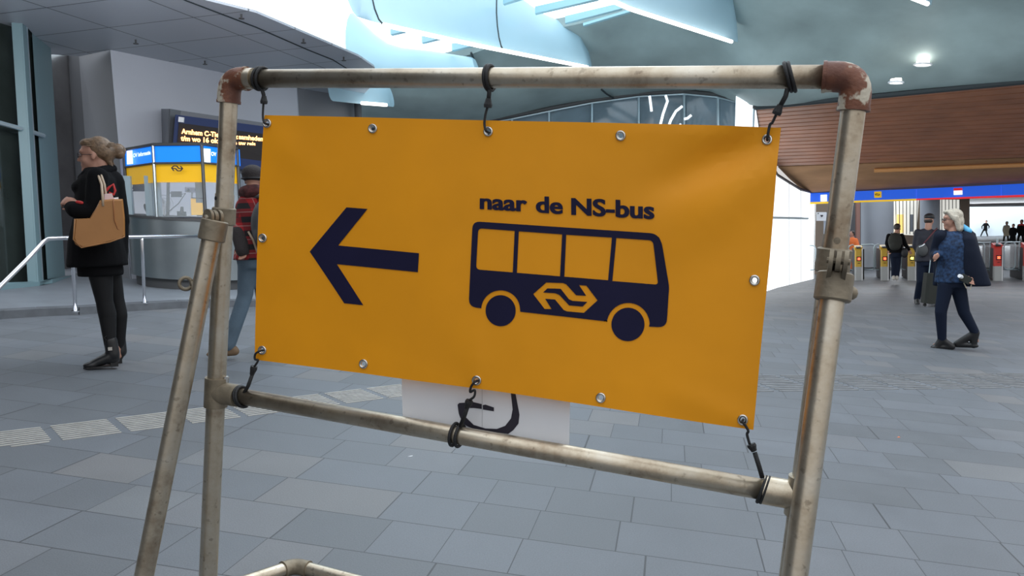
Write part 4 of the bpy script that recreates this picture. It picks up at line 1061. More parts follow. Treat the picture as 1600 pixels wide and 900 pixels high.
for (x, y) in eyes:
    f = bmap(0.0015); r0 = er(x); pr_ = []
    pts = [f(x+(r0+1.9)*math.cos(a), y+(r0+1.9)*1.05*math.sin(a)) for a in [2*PI*k/24 for k in range(24)]]
    c0 = sum(pts, Vector())/24; rr = (pts[0]-c0).length
    b = B(); b.tube(pts, .0030, 8, closed=True)
    inner = [c0+(p-c0)*.78-bn_n*.003 for p in pts]; b.tube(inner, .0018, 6, closed=True)
    b.obj('eyelet', 'chrome', bt, smooth=True)
# scuffs on the banner
# ---- paper sheet behind the banner
pp = thing('paper_sheet', 'white paper sheet with a black painted shape hanging behind the banner', 'paper sheet', bmap(-.045)(760, 690))
pm = bmap(-.045)
def pmap(off=0):
    def f(x, y):
        r = R_(x, y); q = CAM+r*((LW-bn_n*.035-CAM).dot(bn_n)/r.dot(bn_n)); return q+bn_n*(off+.002*math.sin(x*.03)+.0015*math.cos(x*.02+y*.03))
    return f
pl_ = [(627, 560), (760, 575), (892, 590), (890, 695), (760, 680), (630, 662)]
sh_ = planar([pl_], pmap(0), 16); s2_ = planar([pl_], pmap(-.0006), 16); sh_.add(s2_.v, s2_.f)
sh_.obj('sheet', 'paper', pp, smooth=True)
def c5(L): return [(600+x/5, 560+y/5) for x, y in L]
planar([c5([(980, 200), (1010, 200), (1045, 380), (1057, 440), (1050, 510), (1010, 560), (970, 590), (880, 580), (760, 575), (650, 530), (612, 500), (585, 430), (577, 360), (590, 347), (700, 342), (762, 358), (762, 396), (700, 388), (640, 388), (628, 400), (640, 460), (700, 520), (790, 548), (880, 552), (945, 528), (990, 470), (1003, 400), (990, 290)])], pmap(.0012), 16).obj('painted_stroke', 'ink', pp)
planar([c5([(770, 366), (790, 362), (856, 385), (856, 415), (770, 400)])], pmap(.0012), 16).obj('painted_stroke', 'ink', pp)
planar([c5([(764, 200), (767, 200), (767, 540), (764, 540)])], pmap(.0012), 16).obj('fold_line', pbr('fold_grey', (.45, .46, .48), .7), pp)
# ---- bungee cords
def cord(label, railc, raild, tilt, mid, tog, hook, loops=2, rr=rt, spread=.008):
    "railc: point on rail axis; mid/tog/hook pixel paths on the banner plane"
    t = thing('bungee_cord', label, 'bungee cord', railc, 'black cords tying the banner to the frame')
    f = bmap(.012)
    ax = (raild+DN*tilt).normalized()
    for k in range(loops):
        off = raild*((k-(loops-1)/2)*spread*1.3)
        a1 = (FN-FN.dot(ax)*ax).normalized(); a2 = ax.cross(a1); R1 = rr+.0048
        B().tube([railc+off+(a1*math.cos(a)+a2*math.sin(a)*(1+abs(tilt)*.1))*R1 for a in [2*PI*i/28 for i in range(28)]], .0042, 8, closed=True).obj('loop', 'rubber', t, smooth=True)
    m_ = [f(*p) for p in mid]
    b = B().tube(m_, .0052, 8); b.obj('cord', 'rubber', t, smooth=True)
    b = B()
    d = (f(*tog[1])-f(*tog[0])).normalized(); c_ = (f(*tog[1])+f(*tog[0]))/2; L_ = (f(*tog[1])-f(*tog[0])).length
    b.tube([f(*tog[0]), lerp(f(*tog[0]), f(*tog[1]), .3), lerp(f(*tog[0]), f(*tog[1]), .7), f(*tog[1])], [.0062, .0075, .0100, .0092], 8); b.obj('toggle', 'rubber', t)
    h = [f(*p) for p in hook]; h.append(bmap(-.008)(*hook[-1])); h = densify(h, 5)
    B().tube(h, .0030, 8).obj('hook', 'rubber', t, smooth=True)
def rail_at(A, Bv, px):
    lo, hi = 0, 1
    for _ in range(40):
        m_ = (lo+hi)/2; v = lerp(A, Bv, m_)-CAM
        if 800+F*v.dot(cx)/v.dot(cz) < px: lo = m_
        else: hi = m_
    return lerp(A, Bv, lo)
cord('black elastic cord at the banner\'s top left eyelet', rail_at(LW, RW_, 408), RD_, .12, [(414, 142), (416, 148), (417, 154)], [(417, 151), (417, 163)], [(416.5, 160), (416, 178), (417, 188), (420, 194)], spread=.009)
cord('black elastic cord at the banner\'s top middle eyelet', rail_at(LW, RW_, 765), RD_, -.05, [(766, 138), (767, 146), (766, 158)], [(766, 155), (765, 169)], [(765, 166), (761, 182), (760, 196), (763, 206)], spread=.005)
cord('black elastic cord at the banner\'s top right eyelet', rail_at(LW, RW_, 1234), RD_, -.35, [(1231, 140), (1228, 152), (1219, 168)], [(1220, 165), (1213, 180)], [(1214, 178), (1207, 192), (1203, 196), (1199, 217)], spread=.006)
cord('black elastic cord at the banner\'s bottom left eyelet', rail_at(LT, RT, 378), RD_, -.35, [(385, 614), (392, 602), (399, 583)], [(398, 584), (402, 571)], [(402, 572), (408, 562), (403, 560), (404, 552), (411, 547.5)], spread=.005, rr=rt-.001)
cord('black elastic cord at the banner\'s bottom middle eyelet', rail_at(LT, RT, 714), RD_, .05, [(722, 665), (730, 645), (734, 632)], [(732, 636), (737, 624)], [(736, 624), (744, 618), (745, 608), (738, 611), (740, 602), (746, 595)], spread=.012, rr=rt-.001)
cord('black elastic cord at the banner\'s bottom right eyelet', rail_at(LT, RT, 1193), RD_, .25, [(1192, 744), (1187, 727), (1180, 705)], [(1179, 703), (1174, 692)], [(1172, 692), (1168, 677), (1170, 672), (1166, 664), (1161, 657)], spread=.005, rr=rt-.001)
# ================================================================== PEOPLE
class Fig:
    def __init__(s, name, label, fx, fy, depth=None, lean=0.0):
        base = FL(fx, fy) if depth is None else FH(fx, fy, depth)
        s.base = base; r = (base-CAM); r = r-r.dot(GUP)*GUP
        s.y = r.normalized(); s.x = s.y.cross(GUP).normalized(); s.z = GUP
        s.M = Matrix((s.x, s.y, s.z)).transposed().to_4x4(); s.M.translation = base
        s.t = thing(name, label, 'person', s.M); s.s = (base-CAM).dot(cz)/F      # metres per pixel
    def q(s, px, py, dy=0.0):
        o = s.base+s.y*dy; r = R_(px, py); p = CAM+r*((o-CAM).dot(s.y)/r.dot(s.y)); return s.M.inverted() @ p
    def L(s, v): return s.q(*v) if isinstance(v, tuple) else v
    def part(s, name, mat, prims, voxel=.012, it=4, parent=None, smooth=True, fuse=True, fac=.5):
        b = B()
        for p in prims:
            k = p[0]
            if k == 'c': b.cap(s.L(p[1]), s.L(p[2]), p[3], p[4])
            elif k == 'e': 
                c_ = s.L(p[1]); rx, ry, rz = p[2]; an = math.radians(p[3]) if len(p) > 3 else 0
                b.ell(c_, (Vector((rx*math.cos(an), 0, rx*math.sin(an))), Vector((0, ry, 0)), Vector((-rz*math.sin(an), 0, rz*math.cos(an)))))
            elif k == 'E': b.ell(s.L(p[1]), p[2])
            elif k == 'l':      # loft of elliptical sections: (centre, rx, ry)
                rings = []
                for (c_, rx, ry) in p[1]:
                    c_ = s.L(c_); rings.append([c_+Vector((rx*math.cos(a), ry*math.sin(a), 0)) for a in [2*PI*i/20 for i in range(20)]])
                o = len(b.v); vs = [v for r in rings for v in r]; m_ = len(rings)
                fs = [(i*20+j, i*20+(j+1) % 20, (i+1)*20+(j+1) % 20, (i+1)*20+j) for i in range(m_-1) for j in range(20)]
                fs += [tuple(range(19, -1, -1)), tuple((m_-1)*20+j for j in range(20))]
                b.add(vs, fs)
            elif k == 't': b.tube([s.L(v) for v in p[1]], p[2], 10)
            elif k == 'p': b.prism([s.L(v) for v in p[1]], Vector(p[2]))
        if fuse: b = fused(b, voxel, it, fac)
        return b.obj(name, mat, parent or s.t, smooth=smooth, local=True)
def head_prims(c, f, k=1.0, tilt=0):
    "c: centre of the head, f: horizontal facing direction (x, y)"
    f = Vector((f[0], f[1], 0)).normalized(); u = Vector((0, 0, 1)); sd = f.cross(u)
    f = (f*math.cos(tilt)-u*math.sin(tilt)); u = sd.cross(f)
    def at(a, b_, d): return c+(f*a+sd*b_+u*d)*k
    def ax(a, b_, d): return (f*a*k, sd*b_*k, u*d*k)
    P_ = [('E', at(-.012, 0, .032), ax(.094, .074, .088)), ('E', at(.022, 0, -.03), ax(.066, .058, .080)), ('c', at(.072, 0, -.098), at(.060, 0, -.098), .018*k, .03*k),
          ('c', at(.084, 0, .006), at(.101, 0, -.030), .009*k, .011*k), ('E', at(.077, 0, -.066), ax(.014, .024, .012)), ('E', at(.074, 0, .028), ax(.018, .05, .016)),
          ('E', at(-.002, .074, -.012), ax(.018, .007, .030)), ('E', at(-.002, -.074, -.012), ax(.018, .007, .030)), ('E', at(.05, .03, -.035), ax(.032, .026, .03)), ('E', at(.05, -.03, -.035), ax(.032, .026, .03)),
          ('c', at(-.035, 0, -.05), at(-.045, 0, -.16), .052*k, .056*k)]
    return P_, at, ax
def hand_prims(w_, d, n_, k=1.0, curl=.5):
    "wrist point, pointing direction, palm normal"
    d = Vector(d).normalized(); n_ = Vector(n_); n_ = (n_-n_.dot(d)*d).normalized(); s_ = d.cross(n_); o = []
    o.append(('c', w_, w_+d*.05*k, .022*k, .026*k)); o.append(('E', w_+d*.055*k, (d*.045*k, s_*.040*k, n_*.016*k)))
    for i, l in enumerate((.066, .075, .070, .055)):
        a = w_+d*.088*k+s_*(.030-.020*i)*k; m_ = a+(d*math.cos(curl)+n_*math.sin(curl))*l*.5*k; e = m_+(d*math.cos(curl*2.2)+n_*math.sin(curl*2.2))*l*.5*k
        o += [('c', a-d*.02*k, m_, .0095*k, .0085*k), ('c', m_, e, .0085*k, .0075*k)]
    a = w_+d*.03*k+s_*.034*k; m_ = a+(d*.6+s_*.7+n_*.4).normalized()*.036*k; e = m_+(d*.9+s_*.1+n_*.5).normalized()*.032*k
    o += [('c', a, m_, .012*k, .010*k), ('c', m_, e, .010*k, .009*k)]
    return o
# ---------------- 1: woman with tan bag, facing left
f = Fig('person', 'woman in black coat with hair in a bun, tan bag on her shoulder, standing left', 165, 573)
q = f.q
H, at, ax = head_prims(q(147, 243, 0), (-1, .12), 1.05, .03)
body = H+[('c', q(151, 262, .0), q(152, 282, 0), .055, .065)]
body += [('l', [(q(152, 272), .10, .17), (q(152, 300), .12, .19), (q(152, 345), .11, .15), (q(153, 390), .13, .17), (q(156, 420), .13, .16)])]
body += [('c', q(152, 280, -.17), q(146, 333, -.22), .05, .042), ('c', q(146, 333, -.22), q(124, 320, -.20), .042, .032),
         ('c', q(152, 280, .17), q(142, 333, .2), .05, .042), ('c', q(142, 333, .2), q(120, 318, .05), .042, .030)]
body += hand_prims(q(123, 320, -.20), (-.75, .25, .35), (.3, .6, -.6), 1, .8)+hand_prims(q(124, 319, .06), (-.3, -.9, .15), (0, .1, -1), 1, .7)
body += [('c', q(156, 425, -.08), q(163, 470, -.08), .078, .054), ('c', q(163, 470, -.08), q(168, 492, -.07), .054, .057), ('c', q(168, 492, -.07), q(172, 532, -.08), .055, .036),
         ('c', q(171, 425, .09), q(182, 468, .10), .075, .050), ('c', q(182, 468, .10), q(187, 492, .10), .050, .050), ('c', q(187, 492, .10), q(185, 530, .11), .050, .034),
         ('c', q(172, 532, -.08), q(173, 560, -.08), .036, .034), ('c', q(185, 530, .11), q(184, 555, .11), .034, .032), ('c', q(173, 562, -.08), q(145, 568, -.08), .030, .022), ('c', q(184, 555, .11), q(158, 560, .11), .03, .022)]
f.part('body', 'skin', body, .0085, 3)
# hair
hr = [('E', at(-.035, 0, .045), ax(.092, .083, .090)), ('E', at(-.075, 0, .015), ax(.065, .076, .07)), ('E', at(.03, 0, .085), ax(.055, .06, .035)), ('E', at(-.152, .0, .028), ax(.045, .042, .05)), ('E', at(-.135, .01, .055), ax(.03, .03, .03)), ('E', at(-.165, -.01, .0), ax(.03, .03, .03)),
      ('c', at(-.09, -.03, -.04), at(-.12, -.02, -.115), .022, .008), ('c', at(-.10, .02, -.04), at(-.13, .03, -.10), .018, .006)]
hb = f.part('hair', 'blondhair', hr, .010, 2)
b = B()
for k in range(14):   # combed strands swept back to the bun
    a = -1.15+2.3*k/13
    pts = []
    for t in range(7):
        s_ = t/6; fw_ = .055-.19*s_; rad_ = .083*(1-.25*s_)
        pts.append(at(fw_, math.sin(a)*rad_, .03+math.cos(a)*rad_*(.98-.1*s_)))
    b.tube(pts, [.002, .006, .007, .007, .006, .005, .002], 5)
b.tube([at(-.155+.042*math.cos(a), .0+.012*math.sin(a*3), .026+.046*math.sin(a)) for a in [2*PI*k/16 for k in range(17)]], .009, 6)
b.obj('hair_strands', 'blondhair', hb, smooth=True, local=True)
gl = B()
for sgn in (1, -1):
    c0 = at(.096, sgn*.033, .0); gl.tube([c0+(ax(1, 1, 1)[1]*math.cos(a)*.022+ax(1, 1, 1)[2]*math.sin(a)*.016) for a in [2*PI*k/16 for k in range(16)]], .002, 6, closed=True)
    gl.tube([at(.094, sgn*.055, .004), at(.0, sgn*.078, .0)], .002, 6)
gl.tube([at(.099, -.012, .004), at(.099, .012, .004)], .002, 6)
gl.obj('glasses', 'black', f.t, smooth=True, local=True)
b = B(); [b.ell(at(.082, s_*.030, .002), ax(.011, .013, .010), 10, 8) for s_ in (1, -1)]
b2 = B().ell(at(.084, -.030, .002), ax(.011, .013, .010), 10, 8).obj('eye', 'eye', f.t, smooth=True, local=True)
b2 = B().ell(at(.084, .030, .002), ax(.011, .013, .010), 10, 8).obj('eye', 'eye', f.t, smooth=True, local=True)
coat = [('l', [(q(150, 262), .075, .085), (q(151, 270), .10, .17), (q(152, 282), .135, .225), (q(152, 310), .15, .235), (q(150, 345), .155, .20), (q(150, 375), .185, .215), (q(152, 400), .20, .225), (q(152.5, 413), .207, .23), (q(153, 416), .205, .228)]),
        ('c', q(153, 277, -.20), q(148, 334, -.25), .075, .068), ('c', q(148, 334, -.25), q(118, 328, -.24), .070, .058), ('c', q(118, 328, -.24), q(112, 324, -.18), .060, .05),
        ('c', q(153, 277, .20), q(142, 332, .22), .072, .064), ('c', q(142, 332, .22), q(122, 320, .10), .062, .05),
        ('c', q(172, 285, 0), q(186, 345, .02), .10, .075), ('c', q(186, 345, .02), q(187, 400, 0), .07, .06), ('E', q(124, 293, 0), (Vector((.055, 0, 0)), Vector((0, .11, 0)), Vector((0, 0, .05)))), ('e', q(139, 272, 0), (.04, .09, .035))]
co = f.part('coat', 'blackwool', coat, .013, 4)
f.part('collar', 'blackwool', [('t', [at(.05, .085, -.135), at(-.05, .10, -.115), at(-.11, .0, -.095), at(-.05, -.10, -.115), at(.05, -.085, -.135), at(.09, 0, -.16)], .036)], .011, 3, parent=co)
f.part('scarf', 'cream', [('t', [at(.05, -.06, -.125), at(-.05, -.075, -.11), at(-.10, .0, -.085), at(-.05, .075, -.11), at(.05, .06, -.125)], .020)], .009, 2, parent=co)
f.part('skirt', 'blackwool', [('l', [(q(154, 400), .15, .18), (q(157, 420), .155, .185), (q(158, 431), .155, .185)])], .014, 2)
tg = f.part('tights', 'tights', [('c', q(157, 425, -.08), q(163, 470, -.08), .086, .060), ('c', q(163, 470, -.08), q(168, 492, -.07), .060, .063), ('c', q(168, 492, -.07), q(172, 538, -.08), .062, .042),
         ('c', q(172, 425, .09), q(182, 468, .10), .080, .056), ('c', q(182, 468, .10), q(187, 492, .10), .056, .056), ('c', q(187, 492, .10), q(185.5, 548, .125), .056, .042), ('c', q(172, 532, -.08), q(174, 552, -.08), .042, .04)], .010, 3)
def boot(f, ank, heel, toe, dy, mat='leather', hs=.03, parent=None, up=.10):
    A = f.q(*ank, dy); Hh = f.q(*heel, dy); T = f.q(*toe, dy); z0 = Hh.z
    d = (T-Hh); d.z = 0; d.normalize(); Hh.z = T.z = min(T.z, Hh.z)
    z = T.z
    pr = [('c', A, Vector((lerp(A.x, Hh.x, .25), A.y, z+.09)), .047, .048), ('E', Vector(Hh)+d*.035+Vector((0, 0, .055)), (d*.05, Vector((0, .037, 0)), Vector((0, 0, .042)))),
          ('c', Hh+d*.06+Vector((0, 0, .07)), T-d*.07+Vector((0, 0, .035)), .044, .032), ('E', T-d*.055+Vector((0, 0, .026)), (d*.06, Vector((0, .038, 0)), Vector((0, 0, .026))))]
    o = f.part('boot', mat, pr, .008, 3, parent=parent)
    b = B(); b.prism([Hh+d*x+Vector((0, y, z-Hh.z+.001)) for x, y in ((0, -.026), (.05, -.028), (.05, .028), (0, .026))], (0, 0, .05)); b.obj('heel', 'leather', o, local=True)
    B().prism([Vector((p.x, p.y, z+.003)) for p in (Hh+d*.045+Vector((0, -.022, 0)), T-d*.09+Vector((0, -.038, 0)), T-d*.02+Vector((0, -.026, 0)), T+Vector((0, 0, 0)), T-d*.02+Vector((0, .026, 0)), T-d*.09+Vector((0, .038, 0)), Hh+d*.045+Vector((0, .022, 0)))], (0, 0, .012)).obj('sole', 'leather', o, local=True)
    return o
bo = boot(f, (172.5, 532), (185, 572), (130, 573), -.08)
B().tube([q(164, 537, -.115), q(166, 531, -.12), q(163, 528, -.115), q(167, 524, -.12)], .003, 5).obj('lace', 'black', bo, local=True)
B().box(q(172, 545, -.13), (.014, 0, 0), (0, .004, 0), (0, 0, .012)).obj('buckle', 'chrome', bo, local=True)
boot(f, (186, 528), (191, 567), (143, 562), .13)
f.part('cuff', 'redcloth', [('c', q(121, 316, -.26), q(128, 317, -.28), .014, .012)], .006, 2)
# bag: its own thing
bg = thing('shoulder_bag', 'tan leather shoulder bag with pale straps hanging from the woman\'s left shoulder', 'bag', f.M @ Matrix.Translation(q(155, 380, -.36)))
bM = MW[bg].inverted() @ f.M
def bobj(b, name, mat, parent=bg, smooth=False): b.v = [bM @ v for v in b.v]; return b.obj(name, mat, parent, smooth=smooth, local=True)
yo = -.335
outl = [(117, 342), (114, 374), (118, 382), (127, 387.5), (150, 384), (172, 378), (190, 373), (195.5, 369), (195, 340), (192, 311), (175, 311), (156, 313), (150, 325), (140, 341)]
b = B(); fr_ = [q(x, y, yo-.045) for x, y in outl]; ce = sum(fr_, Vector())/len(fr_)
bk = [q(x, y, yo+.055) for x, y in outl]
ringA = [ce+(p-ce)*.93+Vector((0, -.016, 0)) for p in fr_]
kk = len(outl); b.add(ringA+fr_+bk, [tuple(range(kk))]+[(i, (i+1) % kk, kk+(i+1) % kk, kk+i) for i in range(kk)]+[(kk+i, kk+(i+1) % kk, 2*kk+(i+1) % kk, 2*kk+i) for i in range(kk)]+[tuple(range(3*kk-1, 2*kk-1, -1))])
bobj(b, 'bag_body', 'tan')
bobj(B().tube([q(177, 312, yo-.062), q(178, 330, yo-.066), q(179, 345, yo-.064), q(184, 358, yo-.06), q(194, 361, yo-.05)], .004, 6), 'fold_seam', pbr('tan_edge', (.30, .11, .03), .5), smooth=True)
bobj(B().tube([q(117, 342, yo-.06), q(114.5, 374, yo-.058), q(127, 387, yo-.06), q(172, 378, yo-.062), q(195, 369.5, yo-.055)], .0045, 6), 'piping', 'tan', smooth=True)
for x0, x1, xo in ((153.5, 161, -.06), (158, 166.5, .03)):
    bobj(B().tube([q(x1, 322, yo+xo), q(x1-.8, 305, yo+xo), q(x0+5, 288, -.30+xo*.3), q(x0, 274, -.262), q(x0-3, 266.5, -.20), q(x0-1, 270, -.13)], .0085, 8), 'strap', 'strap', smooth=True)
bobj(B().slab([[q(163, 303, yo), q(175, 302, yo), q(177, 308, yo)], [q(163, 318, yo), q(176, 318, yo), q(184, 318, yo)]], Vector((0, .03, 0))), 'paper_packet', 'pink')
bobj(B().slab([[q(178, 309, yo+.02), q(185, 308, yo+.02)], [q(178, 318, yo+.02), q(186, 318, yo+.02)]], Vector((0, .02, 0))), 'paper_packet', 'whitem')
bobj(B().tube([q(163, 302, yo+.04), q(170, 293, yo+.04), q(177, 288, yo+.04), q(180, 298, yo+.04), q(178, 304, yo+.04), q(170, 301, yo+.04)], .0085, 8), 'red_handle', 'redcloth', smooth=True)
# ---------------- generic clothed walker
def walker(label, fx, fy, depth, J, mats, kscale=1.0, face=(0, 1), voxel=.014, hairp=None, seated=False, hands=True, coat_len=None, extra=None):
    f = Fig('person', label, fx, fy, depth); k = kscale
    g = {n_: f.q(*v) for n_, v in J.items()}
    Hp, at, ax = head_prims(g['head'], face, k, 0)
    body = Hp+[('c', g['neck'], g['chest'], .055*k, .10*k), ('l', [(g['chest']+Vector((0, 0, .13*k)), .10*k, .07*k), (g['chest'], .155*k, .11*k), (lerp(g['chest'], g['pelvis'], .55), .125*k, .095*k), (g['pelvis'], .155*k, .11*k), (g['pelvis']-Vector((0, 0, .09*k)), .13*k, .10*k)])]
    for s_ in 'LR':
        body += [('c', g['sh'+s_], g['el'+s_], .050*k, .040*k), ('c', g['el'+s_], g['wr'+s_], .040*k, .028*k)]
        d = (g['wr'+s_]-g['el'+s_]).normalized()
        if hands: body += hand_prims(g['wr'+s_], d+Vector((0, 0, -.25)), (.2 if s_ == 'R' else -.2, -.6, -.1), k*1.0, .5)
        body += [('c', g['hip'+s_], g['kn'+s_], .080*k, .054*k), ('c', g['kn'+s_], g['an'+s_], .054*k, .036*k), ('c', g['an'+s_], lerp(g['an'+s_], g['toe'+s_]+Vector((0, 0, .03*k)), .7), .026*k, .012*k)]
    f.part('body', 'skin', body, voxel*.75, 3)
    # trousers
    tr = [('l', [(g['pelvis']+Vector((0, 0, .10*k)), .15*k, .115*k), (g['pelvis'], .165*k, .125*k), (g['pelvis']-Vector((0, 0, .10*k)), .15*k, .115*k)])]
    for s_ in 'LR': tr += [('c', g['hip'+s_], g['kn'+s_], .092*k, .068*k), ('c', g['kn'+s_], g['an'+s_], .068*k, mats.get('cuff', .052)*k)]
    f.part('trousers', mats['trousers'], tr, voxel, 3)
    jk = [('l', [(g['chest']+Vector((0, 0, .17*k)), .075*k, .07*k), (g['chest']+Vector((0, 0, .12*k)), .15*k, .10*k), (g['chest'], .185*k, .135*k), (lerp(g['chest'], g['pelvis'], .6), .17*k, .13*k), (g['pelvis']-Vector((0, 0, (coat_len or .02)*k)), .19*k, .145*k)])]
    for s_ in 'LR': jk += [('c', g['sh'+s_], g['el'+s_], .068*k, .058*k), ('c', g['el'+s_], g['wr'+s_], .058*k, .044*k)]
    jo = f.part('jacket', mats['jacket'], jk, voxel, 4)
    for s_ in 'LR':
        T, A = g['toe'+s_], g['an'+s_]; d = T-A; d.z = 0
        if d.length < .03: d = Vector((0, -1, 0))
        d.normalize(); hl = T-d*.24*k
        if abs(A.z-T.z) > .19*k or A.z < T.z: hl = A+(A-g['kn'+s_]).normalized()*.05*k
        sh = [('c', hl+Vector((0, 0, .038*k)), T-d*.04*k+Vector((0, 0, .03*k)), .040*k, .030*k), ('E', T-d*.06*k+Vector((0, 0, .026*k)), (d*.06*k, d.cross(Vector((0, 0, 1)))*.042*k, Vector((0, 0, .026*k)))), ('c', hl+Vector((0, 0, .04*k)), A, .040*k, .044*k), ('c', A, T-d*.06*k+Vector((0, 0, .03*k)), .048*k, .036*k)]
        sh.append(('c', A+(g['kn'+s_]-A)*.12, A, .050*k, .050*k))
        f.part('shoe', mats['shoe'], sh, .010, 3)
    return f, g, at, ax, jo
# ---------------- 2: plaid jacket, seen from behind, walking right behind the banner
J = dict(head=(396, 281, 0), neck=(399, 302, 0), chest=(402, 330, 0), pelvis=(399, 402, 0), shL=(380, 322, .05), elL=(374, 352, -.02), wrL=(378, 384, -.10), shR=(425, 322, 0), elR=(432, 352, .06), wrR=(430, 388, .1),
         hipL=(388, 408, 0), knL=(383, 462, .02), anL=(357, 540, 0), toeL=(321, 561, -.02), hipR=(408, 408, .05), knR=(412, 470, .12), anR=(420, 540, .2), toeR=(426, 566, .0))
J['toeL'] = (322, 559, 0); 
f, g, at, ax, jo = walker('walker in red plaid jacket and dark cap, cut off by the banner\'s left edge', 370, 562, None, J, dict(trousers='denim', jacket='plaid', shoe='shoe', cuff=.06), .92, (.35, .9), coat_len=.0)
hat = f.part('cap', 'knit', [('E', at(-.01, 0, .055), ax(.112, .094, .078)), ('E', at(-.01, 0, .02), ax(.108, .092, .045)), ('E', at(.09, 0, .02), ax(.05, .07, .014))], .009, 3)
B().tube([at(-.01+.108*math.cos(a), .092*math.sin(a), .01) for a in [2*PI*k/24 for k in range(24)]], .007, 6, closed=True).obj('hat_band', 'black', hat, smooth=True, local=True)
f.part('scarf', pbr('dark_red_scarf', (.10, .025, .025), .9, var=(30, .7)), [('t', [at(.07, 0, -.12), at(.0, .07, -.11), at(-.08, .04, -.10), at(-.09, -.02, -.105), at(-.03, -.075, -.11), at(.05, -.05, -.12)], .055)], .011, 3)
f.part('cuff', 'knit', [('c', f.q(374, 364, -.04), f.q(379, 392, -.12), .066, .054)], .012, 3, parent=jo)
bp_ = thing('backpack', 'dark grey backpack on the plaid walker, mostly behind the banner', 'backpack', f.M @ Matrix.Translation(f.q(412, 352, -.2)))
sv = f.t
iM = MW[bp_].inverted() @ f.M
b = fused(B().ell(f.q(420, 352, -.22), (Vector((.14, 0, 0)), Vector((0, .10, 0)), Vector((0, 0, .22)))).ell(f.q(420, 368, -.25), (Vector((.12, 0, 0)), Vector((0, .09, 0)), Vector((0, 0, .12)))), .014, 3)
b.v = [iM @ v for v in b.v]; b.obj('pack_body', 'darkgrey', bp_, smooth=True, local=True)
b = B().tube([f.q(424, 318, -.16), f.q(408, 306, -.12), f.q(394, 307, -.06), f.q(388, 316, .02)], .020, 8); b.v = [iM @ v for v in b.v]; b.obj('shoulder_strap', pbr('grey_webbing', (.09, .095, .10), .7), bp_, smooth=True, local=True)
b = B().tube([f.q(402, 394, -.16), f.q(396, 376, -.15), f.q(388, 362, -.12)], .009, 8); b.v = [iM @ v for v in b.v]; b.obj('webbing', 'strap', bp_, smooth=True, local=True)
# ---------------- 3: pale-haired woman striding left
J = dict(head=(1487, 343, 0), neck=(1489, 360, 0), chest=(1490, 383, 0), pelvis=(1487, 436, 0), shL=(1470, 370, -.05), elL=(1463, 402, -.02), wrL=(1459, 399, -.18), shR=(1513, 368, .06), elR=(1525, 408, .06), wrR=(1519, 430, -.06),
         hipL=(1478, 444, -.04), knL=(1470, 487, -.06), anL=(1472, 531, 0), toeL=(1453, 546, -.02), hipR=(1496, 444, .04), knR=(1506, 488, .06), anR=(1524, 520, .10), toeR=(1530, 544, .10))
J['elL'] = (1462, 398, .02); J['wrL'] = (1464, 398, -.2)
f, g, at, ax, jo = walker('pale-haired woman in navy jacket and blue blouse striding across the hall at right', 1474, 545, None, J, dict(trousers='navytrou', jacket='blueshirt', shoe='leather', cuff=.050), .97, (-.95, -.3), voxel=.012, coat_len=.04)
q = f.q
f.part('hair', 'palehair', [('E', at(-.03, 0, .045), ax(.100, .090, .088)), ('E', at(-.075, 0, -.03), ax(.06, .088, .10)), ('E', at(-.08, 0, -.10), ax(.05, .085, .07)), ('c', at(-.02, .082, .02), at(-.05, .09, -.12), .030, .025), ('c', at(-.02, -.082, .02), at(-.05, -.09, -.12), .030, .025), ('E', at(.045, 0, .09), ax(.05, .07, .03)), ('c', at(.04, .06, .07), at(.0, .085, .0), .02, .02), ('c', at(.04, -.06, .07), at(.0, -.085, .0), .02, .02)], .010, 3)
for s_ in (1, -1): B().ell(at(.084, s_*.030, .002), ax(.011, .013, .010), 10, 8).obj('eye', 'eye', f.t, smooth=True, local=True)
b = B()
for sgn in (1, -1):
    c0 = at(.096, sgn*.033, .0); b.tube([c0+(ax(1, 1, 1)[1]*math.cos(a)*.022+ax(1, 1, 1)[2]*math.sin(a)*.016) for a in [2*PI*k/16 for k in range(16)]], .0025, 6, closed=True)
    b.tube([at(.094, sgn*.055, .004), at(.0, sgn*.078, .0)], .0025, 6)
b.obj('glasses', 'black', f.t, smooth=True, local=True)
cj = f.part('open_jacket', 'navycoat', [
    ('c', q(1470, 369, -.04), q(1461, 398, .03), .080, .068), ('c', q(1461, 398, .03), q(1463, 399, -.15), .066, .052),
    ('c', q(1511, 368, .05), q(1524, 404, .05), .080, .070), ('c', q(1524, 404, .05), q(1520, 428, -.03), .070, .055),
    ('l', [(q(1492, 358, .08), .10, .06), (q(1494, 364, .09), .20, .08), (q(1495, 390, .12), .24, .08), (q(1497, 420, .14), .26, .09), (q(1501, 447, .15), .30, .10)]),
    ('l', [(q(1508, 361, .02), .06, .08), (q(1511, 372, .0), .09, .11), (q(1514, 395, .0), .12, .12), (q(1518, 422, .02), .155, .13), (q(1522, 447, .04), .18, .13)]),
    ('l', [(q(1472, 366, .03), .05, .08), (q(1470, 390, .03), .055, .10), (q(1470, 442, .05), .06, .10)])], .013, 12)
f.part('hood', 'navycoat', [('t', [q(1484, 361, .10), q(1494, 356, .13), q(1505, 357, .12), q(1513, 362, .06)], .045)], .012, 3, parent=cj)
f.part('jacket_lining', 'cyan', [('c', q(1503, 352, .02), q(1514, 361, -.02), .026, .034)], .009, 2, parent=cj)
cam_ = thing('hand_camera', 'small dark camera held in the pale-haired woman\'s hand', 'camera', f.M @ Matrix.Translation(q(1507, 437, -.14)))
iM = MW[cam_].inverted() @ f.M
b = B().bevbox(q(1509, 436, -.14), Vector((.05, 0, -.03)), Vector((0, .025, 0)), Vector((.02, 0, .035)), .01); b.v = [iM @ v for v in b.v]; b.obj('camera_case', 'olive', cam_, local=True)
